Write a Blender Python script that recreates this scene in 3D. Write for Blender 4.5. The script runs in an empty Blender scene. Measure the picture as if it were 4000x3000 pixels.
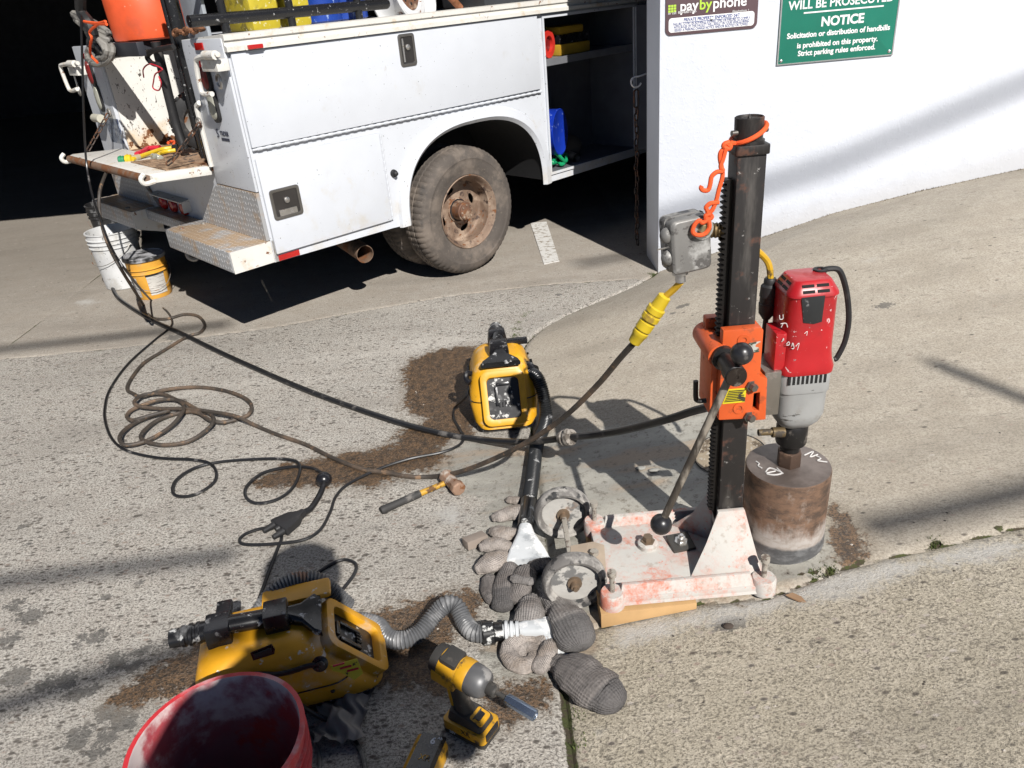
import bpy, bmesh, math, random
import numpy as np
from mathutils import Vector, Matrix
random.seed(7); rng = np.random.default_rng(7)
S = bpy.context.scene; COL = S.collection
# ---------------------------------------------------------------- camera
CAMZ = 1.6; FPX = 3000.0
_d = (525.0, 5800.0); _r = math.hypot(*_d)
PITCH = math.atan(FPX / _r); ROLL = math.atan2(*_d)
_f = Vector((0, math.cos(PITCH), -math.sin(PITCH)))
_dn = Vector((0, -math.sin(PITCH), -math.cos(PITCH))); _rt = Vector((1, 0, 0))
IX = math.cos(ROLL) * _rt + math.sin(ROLL) * _dn
IY = -math.sin(ROLL) * _rt + math.cos(ROLL) * _dn
cam = bpy.data.cameras.new('camera'); co = bpy.data.objects.new('camera', cam); COL.objects.link(co)
cam.sensor_fit = 'HORIZONTAL'; cam.sensor_width = 36; cam.lens = FPX / 4000 * 36
cam.clip_start = .02; cam.clip_end = 400
mw = Matrix((IX, -IY, -_f)).transposed().to_4x4(); mw.translation = (0, 0, CAMZ); co.matrix_world = mw
S.camera = co
# ---------------------------------------------------------------- sky, sun, exposure
SUN_EL = math.radians(40); SUN_AZ = math.radians(-22)      # heading of the light on the ground
SUN_D = Vector((math.cos(SUN_EL) * math.sin(SUN_AZ), math.cos(SUN_EL) * math.cos(SUN_AZ), -math.sin(SUN_EL)))
w = bpy.data.worlds.new('World'); S.world = w; w.use_nodes = True
nt = w.node_tree; bg = nt.nodes['Background']; sk = nt.nodes.new('ShaderNodeTexSky'); sk.sky_type = 'NISHITA'
sk.sun_disc = False; sk.altitude = 1500; sk.air_density = .5; sk.dust_density = .3; sk.ozone_density = .6; sk.sun_elevation = SUN_EL; sk.sun_rotation = math.atan2(-SUN_D.x, -SUN_D.y)
nt.links.new(sk.outputs[0], bg.inputs[0]); bg.inputs[1].default_value = .05
sl = bpy.data.lights.new('sun', 'SUN'); so = bpy.data.objects.new('sun', sl); COL.objects.link(so)
sl.energy = 5.0; sl.angle = math.radians(.5); sl.color = (1, .962, .915)
so.rotation_euler = SUN_D.to_track_quat('-Z', 'Y').to_euler(); so.location = (4, -8, 9)
cy = S.cycles; cy.max_bounces = 5; cy.diffuse_bounces = 1; cy.glossy_bounces = 3; cy.use_adaptive_sampling = True; cy.adaptive_threshold = .02
vs = S.view_settings; vs.view_transform = 'Standard'; vs.look = 'None'; vs.gamma = 1; vs.exposure = 0.3; vs.use_curve_mapping = False
# ---------------------------------------------------------------- terrain height and plan positions
XB = [0, .6, 1.03, 1.54, 2.12, 3, 5, 60]; HB = [0, .156, .265, .356, .429, .5, .6, .8]
WY = 4.40                                                   # face of the garage wall
def sm(a, b, t):
    t = np.clip((t - a) / (b - a), 0, 1); return t * t * (3 - 2 * t)
def xj(y): return .06 + .9 * sm(3.3, 4.5, y) ** 1.5
def G(x, y):
    u = np.maximum(0, x - xj(y)); return np.interp(u, XB, HB) * (.42 + .58 * sm(1.9, 4.4, y)) * (1 - sm(4.9, 6, np.asarray(y, float)))
def ray(px, py):
    v = _f * FPX + IX * (px - 2000) + IY * (py - 1500); return v.normalized()
def onz(px, py, z=0.0):
    v = ray(px, py); return Vector((0, 0, CAMZ)) + v * ((z - CAMZ) / v.z)
def ony(px, py, Y):
    v = ray(px, py); return Vector((0, 0, CAMZ)) + v * (Y / v.y)
def gnd(px, py, off=0.0):
    z = 0.0
    for _ in range(25):
        p = onz(px, py, z + off); z = .5 * z + .5 * float(G(p.x, p.y))
    return Vector((p.x, p.y, float(G(p.x, p.y)) + off))
# ---------------------------------------------------------------- mesh builder
def frame(o, x=None, z=None):
    """matrix with origin o, z axis z, x axis near x"""
    z = Vector(z or (0, 0, 1)).normalized(); x = Vector(x or (1, 0, 0)); x = (x - z * x.dot(z))
    if x.length < 1e-6: x = z.orthogonal()
    x.normalize(); y = z.cross(x)
    m = Matrix((x, y, z)).transposed().to_4x4(); m.translation = o; return m
def crom(pts, k=8, closed=False):
    P = [Vector(p) for p in pts]; n = len(P); out = []
    for i in range(n if closed else n - 1):
        a = P[(i - 1) % n] if closed or i > 0 else P[0] * 2 - P[1]
        b = P[i]; c = P[(i + 1) % n]
        d = P[(i + 2) % n] if closed or i + 2 < n else P[-1] * 2 - P[-2]
        for j in range(k):
            t = j / k
            out.append(.5 * ((2 * b) + (c - a) * t + (2 * a - 5 * b + 4 * c - d) * t * t + (3 * b - a - 3 * c + d) * t ** 3))
    if not closed: out.append(P[-1])
    return out
def rrect(w, h, r, n=4):
    r = min(r, w / 2 - 1e-5, h / 2 - 1e-5); o = []
    for cx, cy, a in ((w/2-r, h/2-r, 0), (-w/2+r, h/2-r, 90), (-w/2+r, -h/2+r, 180), (w/2-r, -h/2+r, 270)):
        for i in range(n + 1):
            t = math.radians(a + 90 * i / n); o.append((cx + r * math.cos(t), cy + r * math.sin(t)))
    return o
class MB:
    def __init__(s, T=None): s.v = []; s.f = []; s.T = T or Matrix()
    def add(s, vs, fs, T=None):
        T = s.T @ T if T is not None else s.T; b = len(s.v)
        s.v += [tuple(T @ Vector(q)) for q in vs]; s.f += [tuple(i + b for i in q) for q in fs]; return s
    def box(s, x0, x1, y0, y1, z0, z1, T=None):
        return s.add([(x0,y0,z0),(x1,y0,z0),(x1,y1,z0),(x0,y1,z0),(x0,y0,z1),(x1,y0,z1),(x1,y1,z1),(x0,y1,z1)],
                     [(0,3,2,1),(4,5,6,7),(0,1,5,4),(1,2,6,5),(2,3,7,6),(3,0,4,7)], T)
    def cbox(s, c, d, T=None):
        return s.box(c[0]-d[0]/2, c[0]+d[0]/2, c[1]-d[1]/2, c[1]+d[1]/2, c[2]-d[2]/2, c[2]+d[2]/2, T)
    def lathe(s, prof, n=24, T=None, close=True):
        vs = []; fs = []
        for r, z in prof:
            for i in range(n):
                a = 2 * math.pi * i / n; vs.append((r * math.cos(a), r * math.sin(a), z))
        for j in range(len(prof) - 1):
            for i in range(n):
                k = (i + 1) % n; fs.append((j*n+i, j*n+k, (j+1)*n+k, (j+1)*n+i))
        if close:
            if prof[0][0] > 1e-6: fs.append(tuple(range(n))[::-1])
            if prof[-1][0] > 1e-6: fs.append(tuple((len(prof)-1)*n + i for i in range(n)))
        return s.add(vs, fs, T)
    def cyl(s, a, b, r, r2=None, n=16, T=None):
        a = Vector(a); b = Vector(b); d = b - a
        Q = frame(a, None, d); return s.lathe([(r, 0), (r if r2 is None else r2, d.length)], n, Q if T is None else T @ Q)
    def ball(s, c, r, n=20, T=None, sq=(1, 1, 1)):
        pr = [(max(r * math.sin(math.pi * i / 12), 1e-5), -r * math.cos(math.pi * i / 12)) for i in range(13)]
        Q = Matrix.Translation(c) @ Matrix.Diagonal((*sq, 1)); return s.lathe(pr, n, Q if T is None else T @ Q, False)
    def tube(s, pts, r, n=8, closed=False, cap=True, T=None, prof=None):
        P = [Vector(p) for p in pts]; m = len(P); rr = r if callable(r) else (lambda t: r)
        tg = []
        for i in range(m):
            if closed: t = P[(i+1) % m] - P[(i-1) % m]
            else: t = P[min(i+1, m-1)] - P[max(i-1, 0)]
            tg.append(t.normalized() if t.length > 1e-9 else Vector((0, 0, 1)))
        u = tg[0].orthogonal().normalized() if prof is None else (Vector((0,0,1)) - tg[0] * tg[0].z).normalized() if abs(tg[0].z) < .95 else tg[0].orthogonal().normalized()
        vs = []; fs = []
        for i in range(m):
            u = (u - tg[i] * u.dot(tg[i])).normalized(); w_ = tg[i].cross(u); R = rr(i / max(1, m - 1))
            if prof:
                for a, b in prof: vs.append(P[i] + w_ * a + u * b)
            else:
                for k in range(n):
                    a = 2 * math.pi * k / n; vs.append(P[i] + (u * math.cos(a) + w_ * math.sin(a)) * R)
        n = len(prof) if prof else n
        for i in range(m if closed else m - 1):
            j = (i + 1) % m
            for k in range(n):
                l = (k + 1) % n; fs.append((i*n+k, i*n+l, j*n+l, j*n+k))
        if cap and not closed:
            fs.append(tuple(range(n))[::-1]); fs.append(tuple((m-1)*n + k for k in range(n)))
        return s.add(vs, fs, T)
    def loft(s, rings, T=None, cap=True):
        n = len(rings[0]); vs = [q for r in rings for q in r]; fs = []
        for i in range(len(rings) - 1):
            for k in range(n):
                l = (k + 1) % n; fs.append((i*n+k, i*n+l, (i+1)*n+l, (i+1)*n+k))
        if cap: fs.append(tuple(range(n))[::-1]); fs.append(tuple((len(rings)-1)*n + k for k in range(n)))
        return s.add(vs, fs, T)
    def prism(s, poly, h0, h1, T=None, sc=1.0):
        n = len(poly); cx = sum(p[0] for p in poly)/n; cy = sum(p[1] for p in poly)/n
        return s.loft([[(x, y, h0) for x, y in poly], [(cx+(x-cx)*sc, cy+(y-cy)*sc, h1) for x, y in poly]], T)
    def sheet(s, outer, holes, h0, h1, T=None):
        """flat plate with holes, from h0 to h1"""
        bm = bmesh.new()
        for loop in [outer] + holes:
            vv = [bm.verts.new((x, y, 0)) for x, y in loop]
            for i in range(len(vv)): bm.edges.new((vv[i], vv[(i+1) % len(vv)]))
        bmesh.ops.triangle_fill(bm, use_beauty=True, edges=bm.edges[:])
        bmesh.ops.recalc_face_normals(bm, faces=bm.faces[:])
        bm.verts.index_update()
        n = len(bm.verts); vs = [(v.co.x, v.co.y, h1) for v in bm.verts] + [(v.co.x, v.co.y, h0) for v in bm.verts]
        fs = []
        for f in bm.faces:
            ids = [v.index for v in f.verts]
            if f.normal.z < 0: ids = ids[::-1]
            fs.append(tuple(ids)); fs.append(tuple(i + n for i in ids[::-1]))
        b = 0
        for loop in [outer] + holes:
            m = len(loop)
            for i in range(m):
                j = (i + 1) % m; fs.append((b+i, b+j, b+j+n, b+i+n))
            b += m
        bm.free(); return s.add(vs, fs, T)
    def build(s, name, mat, parent=None, world=True, bevel=0, seg=2, ang=32, label=None, smooth=True, cat=None, group=None, sub=0):
        me = bpy.data.meshes.new(name); vs = s.v
        if parent is not None and world:
            inv = MWD[parent.name].inverted(); vs = [tuple(inv @ Vector(q)) for q in vs]
        me.from_pydata(vs, [], s.f); bm = bmesh.new(); bm.from_mesh(me)
        bmesh.ops.recalc_face_normals(bm, faces=bm.faces[:])
        if bevel > 0:
            ed = [e for e in bm.edges if len(e.link_faces) == 2 and e.calc_face_angle(0) > math.radians(ang)]
            try: bmesh.ops.bevel(bm, geom=ed, offset=bevel, segments=seg, profile=.6, affect='EDGES', clamp_overlap=True)
            except Exception: pass
        bm.to_mesh(me); bm.free()
        if smooth:
            me.shade_smooth(); me.set_sharp_from_angle(angle=math.radians(38))
        o = bpy.data.objects.new(name, me); COL.objects.link(o)
        if mat: me.materials.append(mat)
        if parent is not None: o.parent = parent; MWD[o.name] = MWD[parent.name].copy()
        else: MWD[o.name] = Matrix()
        if sub:
            md = o.modifiers.new('Subdivision', 'SUBSURF'); md.levels = md.render_levels = sub
        if label: o['label'] = label
        if cat: o['category'] = cat
        if group: o['group'] = group
        return o
MWD = {}
def thing(name, label, cat, M=None, group=None):
    o = bpy.data.objects.new(name, None); COL.objects.link(o); o.empty_display_size = .1
    M = M if isinstance(M, Matrix) else Matrix.Translation(M or (0, 0, 0))
    o.matrix_world = M; MWD[o.name] = M.copy(); o['label'] = label; o['category'] = cat
    if group: o['group'] = group
    return o
def one(mb, name, mat, label, cat, base=None, group=None, **k):
    """a thing that is a single mesh; origin moved to its base"""
    o = mb.build(name, mat, None, label=label, cat=cat, group=group, **k)
    if base is not None:
        b = Vector(base); o.data.transform(Matrix.Translation(-b)); o.location = b; MWD[o.name] = Matrix.Translation(b)
    return o
def copy_tree(o, parent=None, M=None, label=None, group=None):
    c = o.copy(); COL.objects.link(c)
    if parent is not None: c.parent = parent
    if M is not None: c.matrix_world = M
    MWD[c.name] = M if M is not None else MWD[parent.name].copy() if parent else MWD[o.name].copy()
    if label: c['label'] = label
    if group: c['group'] = group
    for ch in list(o.children): copy_tree(ch, c)
    return c
def text(body, size, mat, parent, M, name='lettering', align='CENTER', bold=0.0, ext=.0006, sx=1.0):
    cu = bpy.data.curves.new(name, 'FONT'); cu.body = body; cu.size = size; cu.align_x = align; cu.align_y = 'CENTER'
    cu.extrude = ext; cu.offset = bold; cu.resolution_u = 4
    t = bpy.data.objects.new('t', cu); COL.objects.link(t); bpy.context.view_layer.update()
    me = bpy.data.meshes.new_from_object(t.evaluated_get(bpy.context.evaluated_depsgraph_get()))
    bpy.data.objects.remove(t); bpy.data.curves.remove(cu); me.name = name
    me.transform(Matrix.Diagonal((sx, 1, 1, 1))); me.transform(MWD[parent.name].inverted() @ M)
    me.materials.clear(); me.materials.append(mat)
    o = bpy.data.objects.new(name, me); COL.objects.link(o); o.parent = parent; MWD[o.name] = MWD[parent.name].copy(); return o
# ---------------------------------------------------------------- materials
class NT:
    def __init__(s, name):
        s.m = bpy.data.materials.new(name); s.m.use_nodes = True; s.t = s.m.node_tree; s.b = s.t.nodes['Principled BSDF']
        s.tc = s.t.nodes.new('ShaderNodeTexCoord'); s.co = s.tc.outputs['Object']
    def n(s, kind, **k):
        x = s.t.nodes.new('ShaderNode' + kind)
        for a, v in k.items():
            if a.startswith('i_'):
                x.inputs[int(a[2:]) if a[2:].isdigit() else a[2:].replace('_', ' ')].default_value = v
            else: setattr(x, a, v)
        return x
    def l(s, a, b): s.t.links.new(a, b)
    def val(s, x, sock):
        if isinstance(x, (int, float)): sock.default_value = x
        else: s.l(x, sock)
    def math(s, op, a, b=0.0, clamp=False):
        x = s.n('Math', operation=op, use_clamp=clamp); s.val(a, x.inputs[0]); s.val(b, x.inputs[1]); return x.outputs[0]
    def noise(s, scale, detail=4, rough=.55, stretch=None, off=0.0, dist=0.0):
        x = s.n('TexNoise', i_Scale=scale, i_Detail=detail, i_Roughness=rough, i_Distortion=dist)
        mp = s.n('Mapping'); mp.inputs[1].default_value = (off, off * .7, off * .3)
        if stretch: mp.inputs[3].default_value = stretch
        s.l(s.co, mp.inputs[0]); s.l(mp.outputs[0], x.inputs[0]); return x.outputs[0]
    def vor(s, scale, feature='F1', stretch=None, rnd=1.0, color=False):
        x = s.n('TexVoronoi', feature=feature, i_Scale=scale, i_Randomness=rnd); mp = s.n('Mapping')
        if stretch: mp.inputs[3].default_value = stretch
        s.l(s.co, mp.inputs[0]); s.l(mp.outputs[0], x.inputs[0]); return (x.outputs[0], x.outputs[1]) if color else x.outputs[0]
    def ramp(s, x, lo, hi, a=0.0, b=1.0, smooth=True):
        r = s.n('MapRange', interpolation_type='SMOOTHSTEP' if smooth else 'LINEAR'); s.val(x, r.inputs[0])
        r.inputs[1].default_value = lo; r.inputs[2].default_value = hi; r.inputs[3].default_value = a; r.inputs[4].default_value = b; return r.outputs[0]
    def mix(s, f, a, b):
        x = s.n('Mix', data_type='RGBA'); s.val(f, x.inputs[0])
        for q, i in ((a, 6), (b, 7)):
            if isinstance(q, tuple): x.inputs[i].default_value = (*q[:3], 1)
            else: s.l(q, x.inputs[i])
        return x.outputs[2]
    def mixf(s, f, a, b):
        x = s.n('Mix', data_type='FLOAT'); s.val(f, x.inputs[0]); s.val(a, x.inputs[2]); s.val(b, x.inputs[3]); return x.outputs[0]
    def attr(s, name): return s.n('Attribute', attribute_name=name).outputs['Fac']
    def xyz(s, i):
        x = s.n('SeparateXYZ'); s.l(s.co, x.inputs[0]); return x.outputs[i]
    def bump(s, h, strength=.3, dist=.005, prev=None):
        x = s.n('Bump', i_Strength=strength, i_Distance=dist); s.l(h, x.inputs['Height'])
        if prev is not None: s.l(prev, x.inputs['Normal'])
        return x.outputs[0]
    def out(s, col=None, rough=None, metal=None, nrm=None, **k):
        if col is not None:
            if isinstance(col, tuple): s.b.inputs['Base Color'].default_value = (*col[:3], 1)
            else: s.l(col, s.b.inputs['Base Color'])
        if rough is not None: s.val(rough, s.b.inputs['Roughness'])
        if metal is not None: s.val(metal, s.b.inputs['Metallic'])
        if nrm is not None: s.l(nrm, s.b.inputs['Normal'])
        for a, v in k.items(): s.b.inputs[a.replace('_', ' ')].default_value = v
        return s.m
MATS = {}
def pbr(name, col, rough=.5, metal=0.0, layers=(), bump=None, var=.12, vscale=6.0, **k):
    """base colour with soft variation plus worn/dirty layers: (col, scale, lo, hi, [opts])"""
    if name in MATS: return MATS[name]
    N = NT(name); nv = N.noise(vscale, 5, .6)
    c = N.mix(N.ramp(nv, .3, .7), tuple(x * (1 - var) for x in col), tuple(min(1, x * (1 + var)) for x in col))
    rg = N.math('ADD', rough - .06, N.math('MULTIPLY', N.noise(vscale * 5, 3), .12)); mt = metal; off = 1.7
    for L in layers:
        lc, sc, lo, hi = L[:4]; o = L[4] if len(L) > 4 else {}
        f = N.noise(sc, o.get('detail', 6), o.get('r', .62), o.get('stretch'), off, o.get('dist', 0)); off += 3.1
        if 'grad' in o:                                    # (axis, a, b, amount): more of it from a to b
            ax, a, b, am = o['grad']; f = N.math('ADD', f, N.ramp(N.xyz(ax), a, b, -am, am, False))
        if 'up' in o:
            g = N.n('NewGeometry'); q = N.n('SeparateXYZ'); N.l(g.outputs['Normal'], q.inputs[0])
            f = N.math('ADD', f, N.math('MULTIPLY', q.outputs[2], o['up']))
        if 'edge' in o:
            g = N.n('NewGeometry'); f = N.math('ADD', f, N.math('MULTIPLY', N.math('SUBTRACT', g.outputs['Pointiness'], .5), o['edge']))
        f = N.math('ADD', N.math('MULTIPLY', N.math('SUBTRACT', f, .5), 1.4), .5); f = N.ramp(f, lo, hi); f = N.math('MULTIPLY', f, o.get('amt', 1.0))
        c = N.mix(f, c, lc); rg = N.mixf(f, rg, o.get('rough', .8))
        if metal: mt = N.mixf(f, mt, o.get('metal', 0.0))
    nr = None
    if bump:
        for sc, st, di in (bump if isinstance(bump, list) else [bump]): nr = N.bump(N.noise(sc, 4), st, di, nr)
    MATS[name] = N.out(c, rg, mt, nr, **k); return MATS[name]
# ================================================================ ground
def concrete(name, c1, c2, speck, pit, fleck, grain, bumps):
    N = NT(name); N.co = N.n('NewGeometry').outputs['Position']
    wet = N.attr('wet'); slu = N.attr('slurry'); dus = N.attr('dust'); drk = N.attr('dark'); mos = N.attr('moss')
    mid = N.noise(7, 4, .68); fine = N.noise(150, 3, .85, (.85, 1, 1), 5); n1 = N.noise(36, 3, .75, None, 21)
    c = N.mix(N.ramp(mid, .35, .68), c1, c2)
    c = N.mix(N.math('MULTIPLY', N.ramp(fine, .50, .60), grain), c, tuple(x * .34 for x in c1))
    c = N.mix(N.math('MULTIPLY', N.ramp(fine, .46, .34), grain * .8), c, tuple(min(.75, x * 1.4) for x in c2))
    big = N.noise(2.1, 4, .62, (.4, 1.5, 1), 15); c = N.mix(N.math('MULTIPLY', N.ramp(big, .46, .70), .42), c, tuple(x * .55 for x in c1)); c = N.mix(N.math('MULTIPLY', N.ramp(big, .42, .28), .35), c, tuple(min(.7, x * 1.2) for x in c2))
    c = N.mix(N.math('MULTIPLY', N.attr('back_tone'), .6), c, (.155, .135, .11))
    # stones and open pits share one cell pattern, drawn out along the brushing
    d, col = N.vor(58, stretch=(.55, 1, 1), color=True); sp = N.n('SeparateColor'); N.l(col, sp.inputs[0])
    dd = N.math('ADD', d, N.math('MULTIPLY', fine, .5))
    cell = N.ramp(dd, .42, .62, 1, 0)
    st = N.math('MULTIPLY', cell, N.ramp(sp.outputs[0], 1 - speck, 1 - speck + .05))
    tint = N.mix(sp.outputs[2], (.26, .19, .15), (.5, .45, .40)); c = N.mix(N.math('MULTIPLY', st, .75), c, tint)
    p1 = N.math('MULTIPLY', cell, N.ramp(sp.outputs[1], 1 - pit, 1 - pit + .06))
    d3, col3 = N.vor(19, stretch=(.6, 1.1, 1), color=True); s3 = N.n('SeparateColor'); N.l(col3, s3.inputs[0])
    p2 = N.math('MULTIPLY', N.ramp(N.math('ADD', d3, N.math('MULTIPLY', n1, .7)), .46, .58, 1, 0), N.ramp(s3.outputs[0], 1 - pit * .16, 1 - pit * .16 + .04))
    fl = N.math('MULTIPLY', N.ramp(N.noise(62, 4, .85, (.25, 1, 1), 12), .55, .66), N.ramp(mid, .32, .6))
    pits = N.math('MAXIMUM', N.math('MAXIMUM', p1, p2), N.math('MULTIPLY', fl, fleck), True)
    c = N.mix(N.math('MULTIPLY', pits, .85), c, (.07, .06, .05))
    edge = N.math('ADD', N.math('MULTIPLY', N.math('SUBTRACT', n1, .5), .9), N.math('ADD', N.math('MULTIPLY', N.math('SUBTRACT', mid, .5), .9), N.math('MULTIPLY', N.math('SUBTRACT', fine, .5), .3)))
    fd = N.ramp(N.math('ADD', drk, N.math('MULTIPLY', edge, 1.7)), .5, .68); c = N.mix(N.math('MULTIPLY', fd, .72), c, (.085, .082, .076))
    fu = N.ramp(N.math('ADD', dus, edge), .35, .9); c = N.mix(N.math('MULTIPLY', fu, .74), c, (.49, .48, .455))
    fs = N.ramp(N.math('ADD', slu, N.math('MULTIPLY', edge, .8)), .42, .66)
    sn = N.noise(3.6, 4, .6, (.45, 1.5, 1), 33)
    sc = N.mix(N.ramp(sn, .36, .56), (.42, .405, .355), (.30, .29, .255)); sc = N.mix(N.ramp(sn, .52, .62), sc, (.36, .285, .21))
    sc = N.mix(N.math('MULTIPLY', N.ramp(n1, .53, .68), .65), sc, (.11, .10, .085)); sc = N.mix(N.math('MULTIPLY', N.ramp(fine, .5, .7), .25), sc, (.12, .11, .10))
    c = N.mix(N.math('MULTIPLY', fs, .94), c, sc); rough = N.mixf(fs, .92, .5)
    halo = N.ramp(N.math('ADD', wet, N.math('MULTIPLY', edge, 1.3)), .02, .5); c = N.mix(N.math('MULTIPLY', halo, .5), c, tuple(x * .5 for x in (c1[0], c1[1] * .93, c1[2] * .84)))
    fw = N.ramp(N.math('ADD', wet, N.math('MULTIPLY', edge, 1.15)), .38, .58)
    wc = N.mix(N.ramp(n1, .36, .62), (.055, .033, .018), (.175, .10, .048)); wc = N.mix(N.math('MULTIPLY', pits, .9), wc, (.02, .015, .011))
    wc = N.mix(N.ramp(fine, .5, .58), wc, (.028, .02, .013)); wc = N.mix(N.math('MULTIPLY', N.ramp(fine, .44, .34), .7), wc, (.25, .165, .095))
    c = N.mix(N.math('MULTIPLY', fw, .93), c, wc); rough = N.mixf(fw, rough, .34)
    fm = N.ramp(N.math('ADD', mos, N.math('MULTIPLY', edge, .6)), .45, .62)
    mc = N.mix(N.ramp(n1, .42, .6), (.055, .042, .026), (.055, .065, .018)); c = N.mix(fm, c, mc); rough = N.mixf(fm, rough, .95)
    return N.out(c, rough, 0.0, N.bump(fine, bumps, .006))
GM = dict(
    driveway=concrete('driveway_concrete', (.43, .394, .345), (.505, .477, .427), .34, .58, .7, 1.0, 1.0),
    apron=concrete('apron_concrete', (.375, .33, .265), (.44, .395, .325), .10, .06, .5, .45, .45),
    sidewalk=concrete('sidewalk_concrete', (.39, .345, .265), (.465, .415, .33), .25, .14, .9, .85, .8),
    garage_floor=concrete('garage_floor_concrete', (.35, .31, .26), (.405, .37, .32), .10, .06, .4, .5, .4))
def lines(lo, a, b, hi, step, g):
    mid = list(np.arange(a, b + 1e-9, step)); L = []; x = a; s = step
    while x > lo: s *= g; x -= s; L.append(x)
    R = []; x = mid[-1]; s = step
    while x < hi: s *= g; x += s; R.append(x)
    return np.array(L[::-1] + mid + R)
gx = lines(-70, -2.9, 2.6, 70, .0125, 1.12); gy = lines(-70, .85, 4.85, 90, .0125, 1.1)
X, Y = np.meshgrid(gx, gy); Zg = G(X, Y)
def pw(L, k=1.0): return np.array([tuple(gnd(x * k, y * k))[:2] for x, y in L])
def inpoly(P):
    c = np.zeros(X.shape, bool); n = len(P)
    for i in range(n):
        x0, y0 = P[i]; x1, y1 = P[(i + 1) % n]
        if y0 == y1: continue
        c ^= ((y0 > Y) != (y1 > Y)) & (X < (x1 - x0) * (Y - y0) / (y1 - y0) + x0)
    return c
def dseg(P, closed=False):
    D = np.full(X.shape, 9.0)
    for i in range(len(P) - (0 if closed else 1)):
        a = P[i]; b = P[(i + 1) % len(P)]; d = b - a; t = np.clip(((X - a[0]) * d[0] + (Y - a[1]) * d[1]) / max(1e-9, d @ d), 0, 1)
        D = np.minimum(D, np.hypot(X - a[0] - t * d[0], Y - a[1] - t * d[1]))
    return D
def soft(P, e=.075):
    s = dseg(P, True) * np.where(inpoly(P), 1, -1); return np.clip(.5 + s / (2 * e), 0, 1)
k2 = 4000 / 2212
A = {}
A['wet'] = np.zeros(X.shape)
for P in ([(868,800),(890,775),(930,762),(1010,748),(1070,750),(1050,800),(1035,860),(1020,930),(985,945),(930,985),(850,985),(860,955),(870,930),(925,905),(872,880),(880,830)],
          [(545,1045),(620,1005),(700,988),(800,970),(880,958),(965,985),(930,1012),(870,1022),(800,1062),(760,1050),(690,1050),(610,1052)],
          [(245,1512),(330,1438),(440,1395),(470,1450),(440,1490),(330,1505),(270,1520)],
          [(770,1330),(880,1306),(960,1280),(1030,1290),(1030,1340),(985,1360),(960,1400),(985,1480),(930,1500),(820,1470),(770,1400)],
          [(1060,1490),(1130,1462),(1185,1480),(1165,1520),(1100,1560),(1050,1550)],
          [(1800,1100),(1830,1120),(1868,1188),(1850,1212),(1800,1200)]):
    A['wet'] = np.maximum(A['wet'], soft(pw(P, k2)))
A['slurry'] = np.zeros(X.shape)
for P in ([(930,1000),(1000,960),(1150,942),(1290,925),(1440,905),(1560,880),(1650,930),(1680,1000),(1700,1080),(1790,1130),(1830,1190),(1800,1228),(1690,1275),(1640,1290),(1300,1340),(1290,1420),(1190,1470),(1120,1480),(1050,1470),(1030,1420),(1060,1360),(1040,1300),(1030,1180),(1040,1090),(960,1050)],
          [(880,965),(960,950),(990,975),(930,995)]):
    A['slurry'] = np.maximum(A['slurry'], soft(pw(P, k2), .09))
A['slurry'] *= np.where(inpoly(pw([(0,1240),(1230,1480),(1290,1400),(2212,1170),(2212,1659),(0,1659)], k2)) & (X > .25), .35, 1)
A['dust'] = np.zeros(X.shape)
for P, a in (([(1290,1345),(1500,1310),(1700,1262),(1850,1215),(2212,1155),(2300,1150),(2300,1190),(2000,1240),(1850,1290),(1700,1320),(1500,1365),(1330,1420)], .92), ([(1600,1300),(1720,1260),(1850,1215),(1900,1225),(1800,1275),(1680,1310)], 1.0),
             ([(935,1110),(990,1085),(1020,1120),(960,1150)], .9), ([(1270,1570),(1300,1560),(1310,1590),(1280,1610)], .8), ([(1590,950),(1660,925),(1700,960),(1650,985)], .8), ([(150,655),(190,640),(230,650),(180,665)], .7),
             ([(300,700),(340,685),(385,690),(330,705)], .8), ([(1850,560),(1900,545),(1920,560),(1870,575)], .5), ([(820,1560),(900,1570),(1000,1600),(1100,1659),(1000,1659)], .3)):
    A['dust'] = np.maximum(A['dust'], soft(pw(P, k2), .06) * a)
A['dark'] = np.zeros(X.shape)
for zx, zy, r in [(110,1070,.05),(300,1120,.045),(440,1090,.045),(490,1175,.035),(740,970,.055),(600,1150,.03),(940,890,.035),(730,1290,.055),(820,1370,.045),(510,1470,.05),(690,1470,.05),(600,800,.06),(110,600,.045),(50,830,.05),(170,680,.05),(640,1550,.045),(980,1110,.06),(690,560,.022),(920,455,.022),(280,210,.02),(190,205,.02),(140,95,.02),(1070,850,.025),(880,1000,.035)]:
    p = gnd(zx * .6027, 2000 + zy * .6027); A['dark'] = np.maximum(A['dark'], np.clip(1.05 - np.hypot((X - p.x) / 1.3, Y - p.y) / (1.35 * r), 0, 1))
for px, py, r in ((3447,1195,.02),(2668,1194,.02),(2845,2175+265,.02),(680,1320,.03),(2180,1150,.012),(2630,1222,.01)):
    p = gnd(px, py); A['dark'] = np.maximum(A['dark'], np.clip(1.2 - np.hypot((X - p.x) / 1.6, Y - p.y) / (2 * r), 0, 1))
A['back_tone'] = np.clip(sm(4.0, 7.0, Y - .25 * X - .4), 0, 1) * (X < .9)  # floor colour darkens smoothly towards the back left
jA = np.array([(xj(y), y) for y in np.linspace(.3, 4.4, 60)]); jA = np.vstack([[(.06, -70)], jA])
jB = np.vstack([[(.06, 1.555)], pw([(2330,2450),(2730,2352),(3000,2330),(3300,2215),(3600,2145),(4000,2052)]), [(3.2, 1.83), (70, 1.9)]])
jT = np.vstack([[(-70, 3.3)], pw([(0,1405),(580,1345),(1100,1272),(1750,1155),(2150,1110)]), [(.80, 4.33)]])
jL = np.vstack([pw([(-900,2065),(0,1376),(407,1060)]), [(-2.35, 5.6), (-2.1, 9)]])
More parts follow.
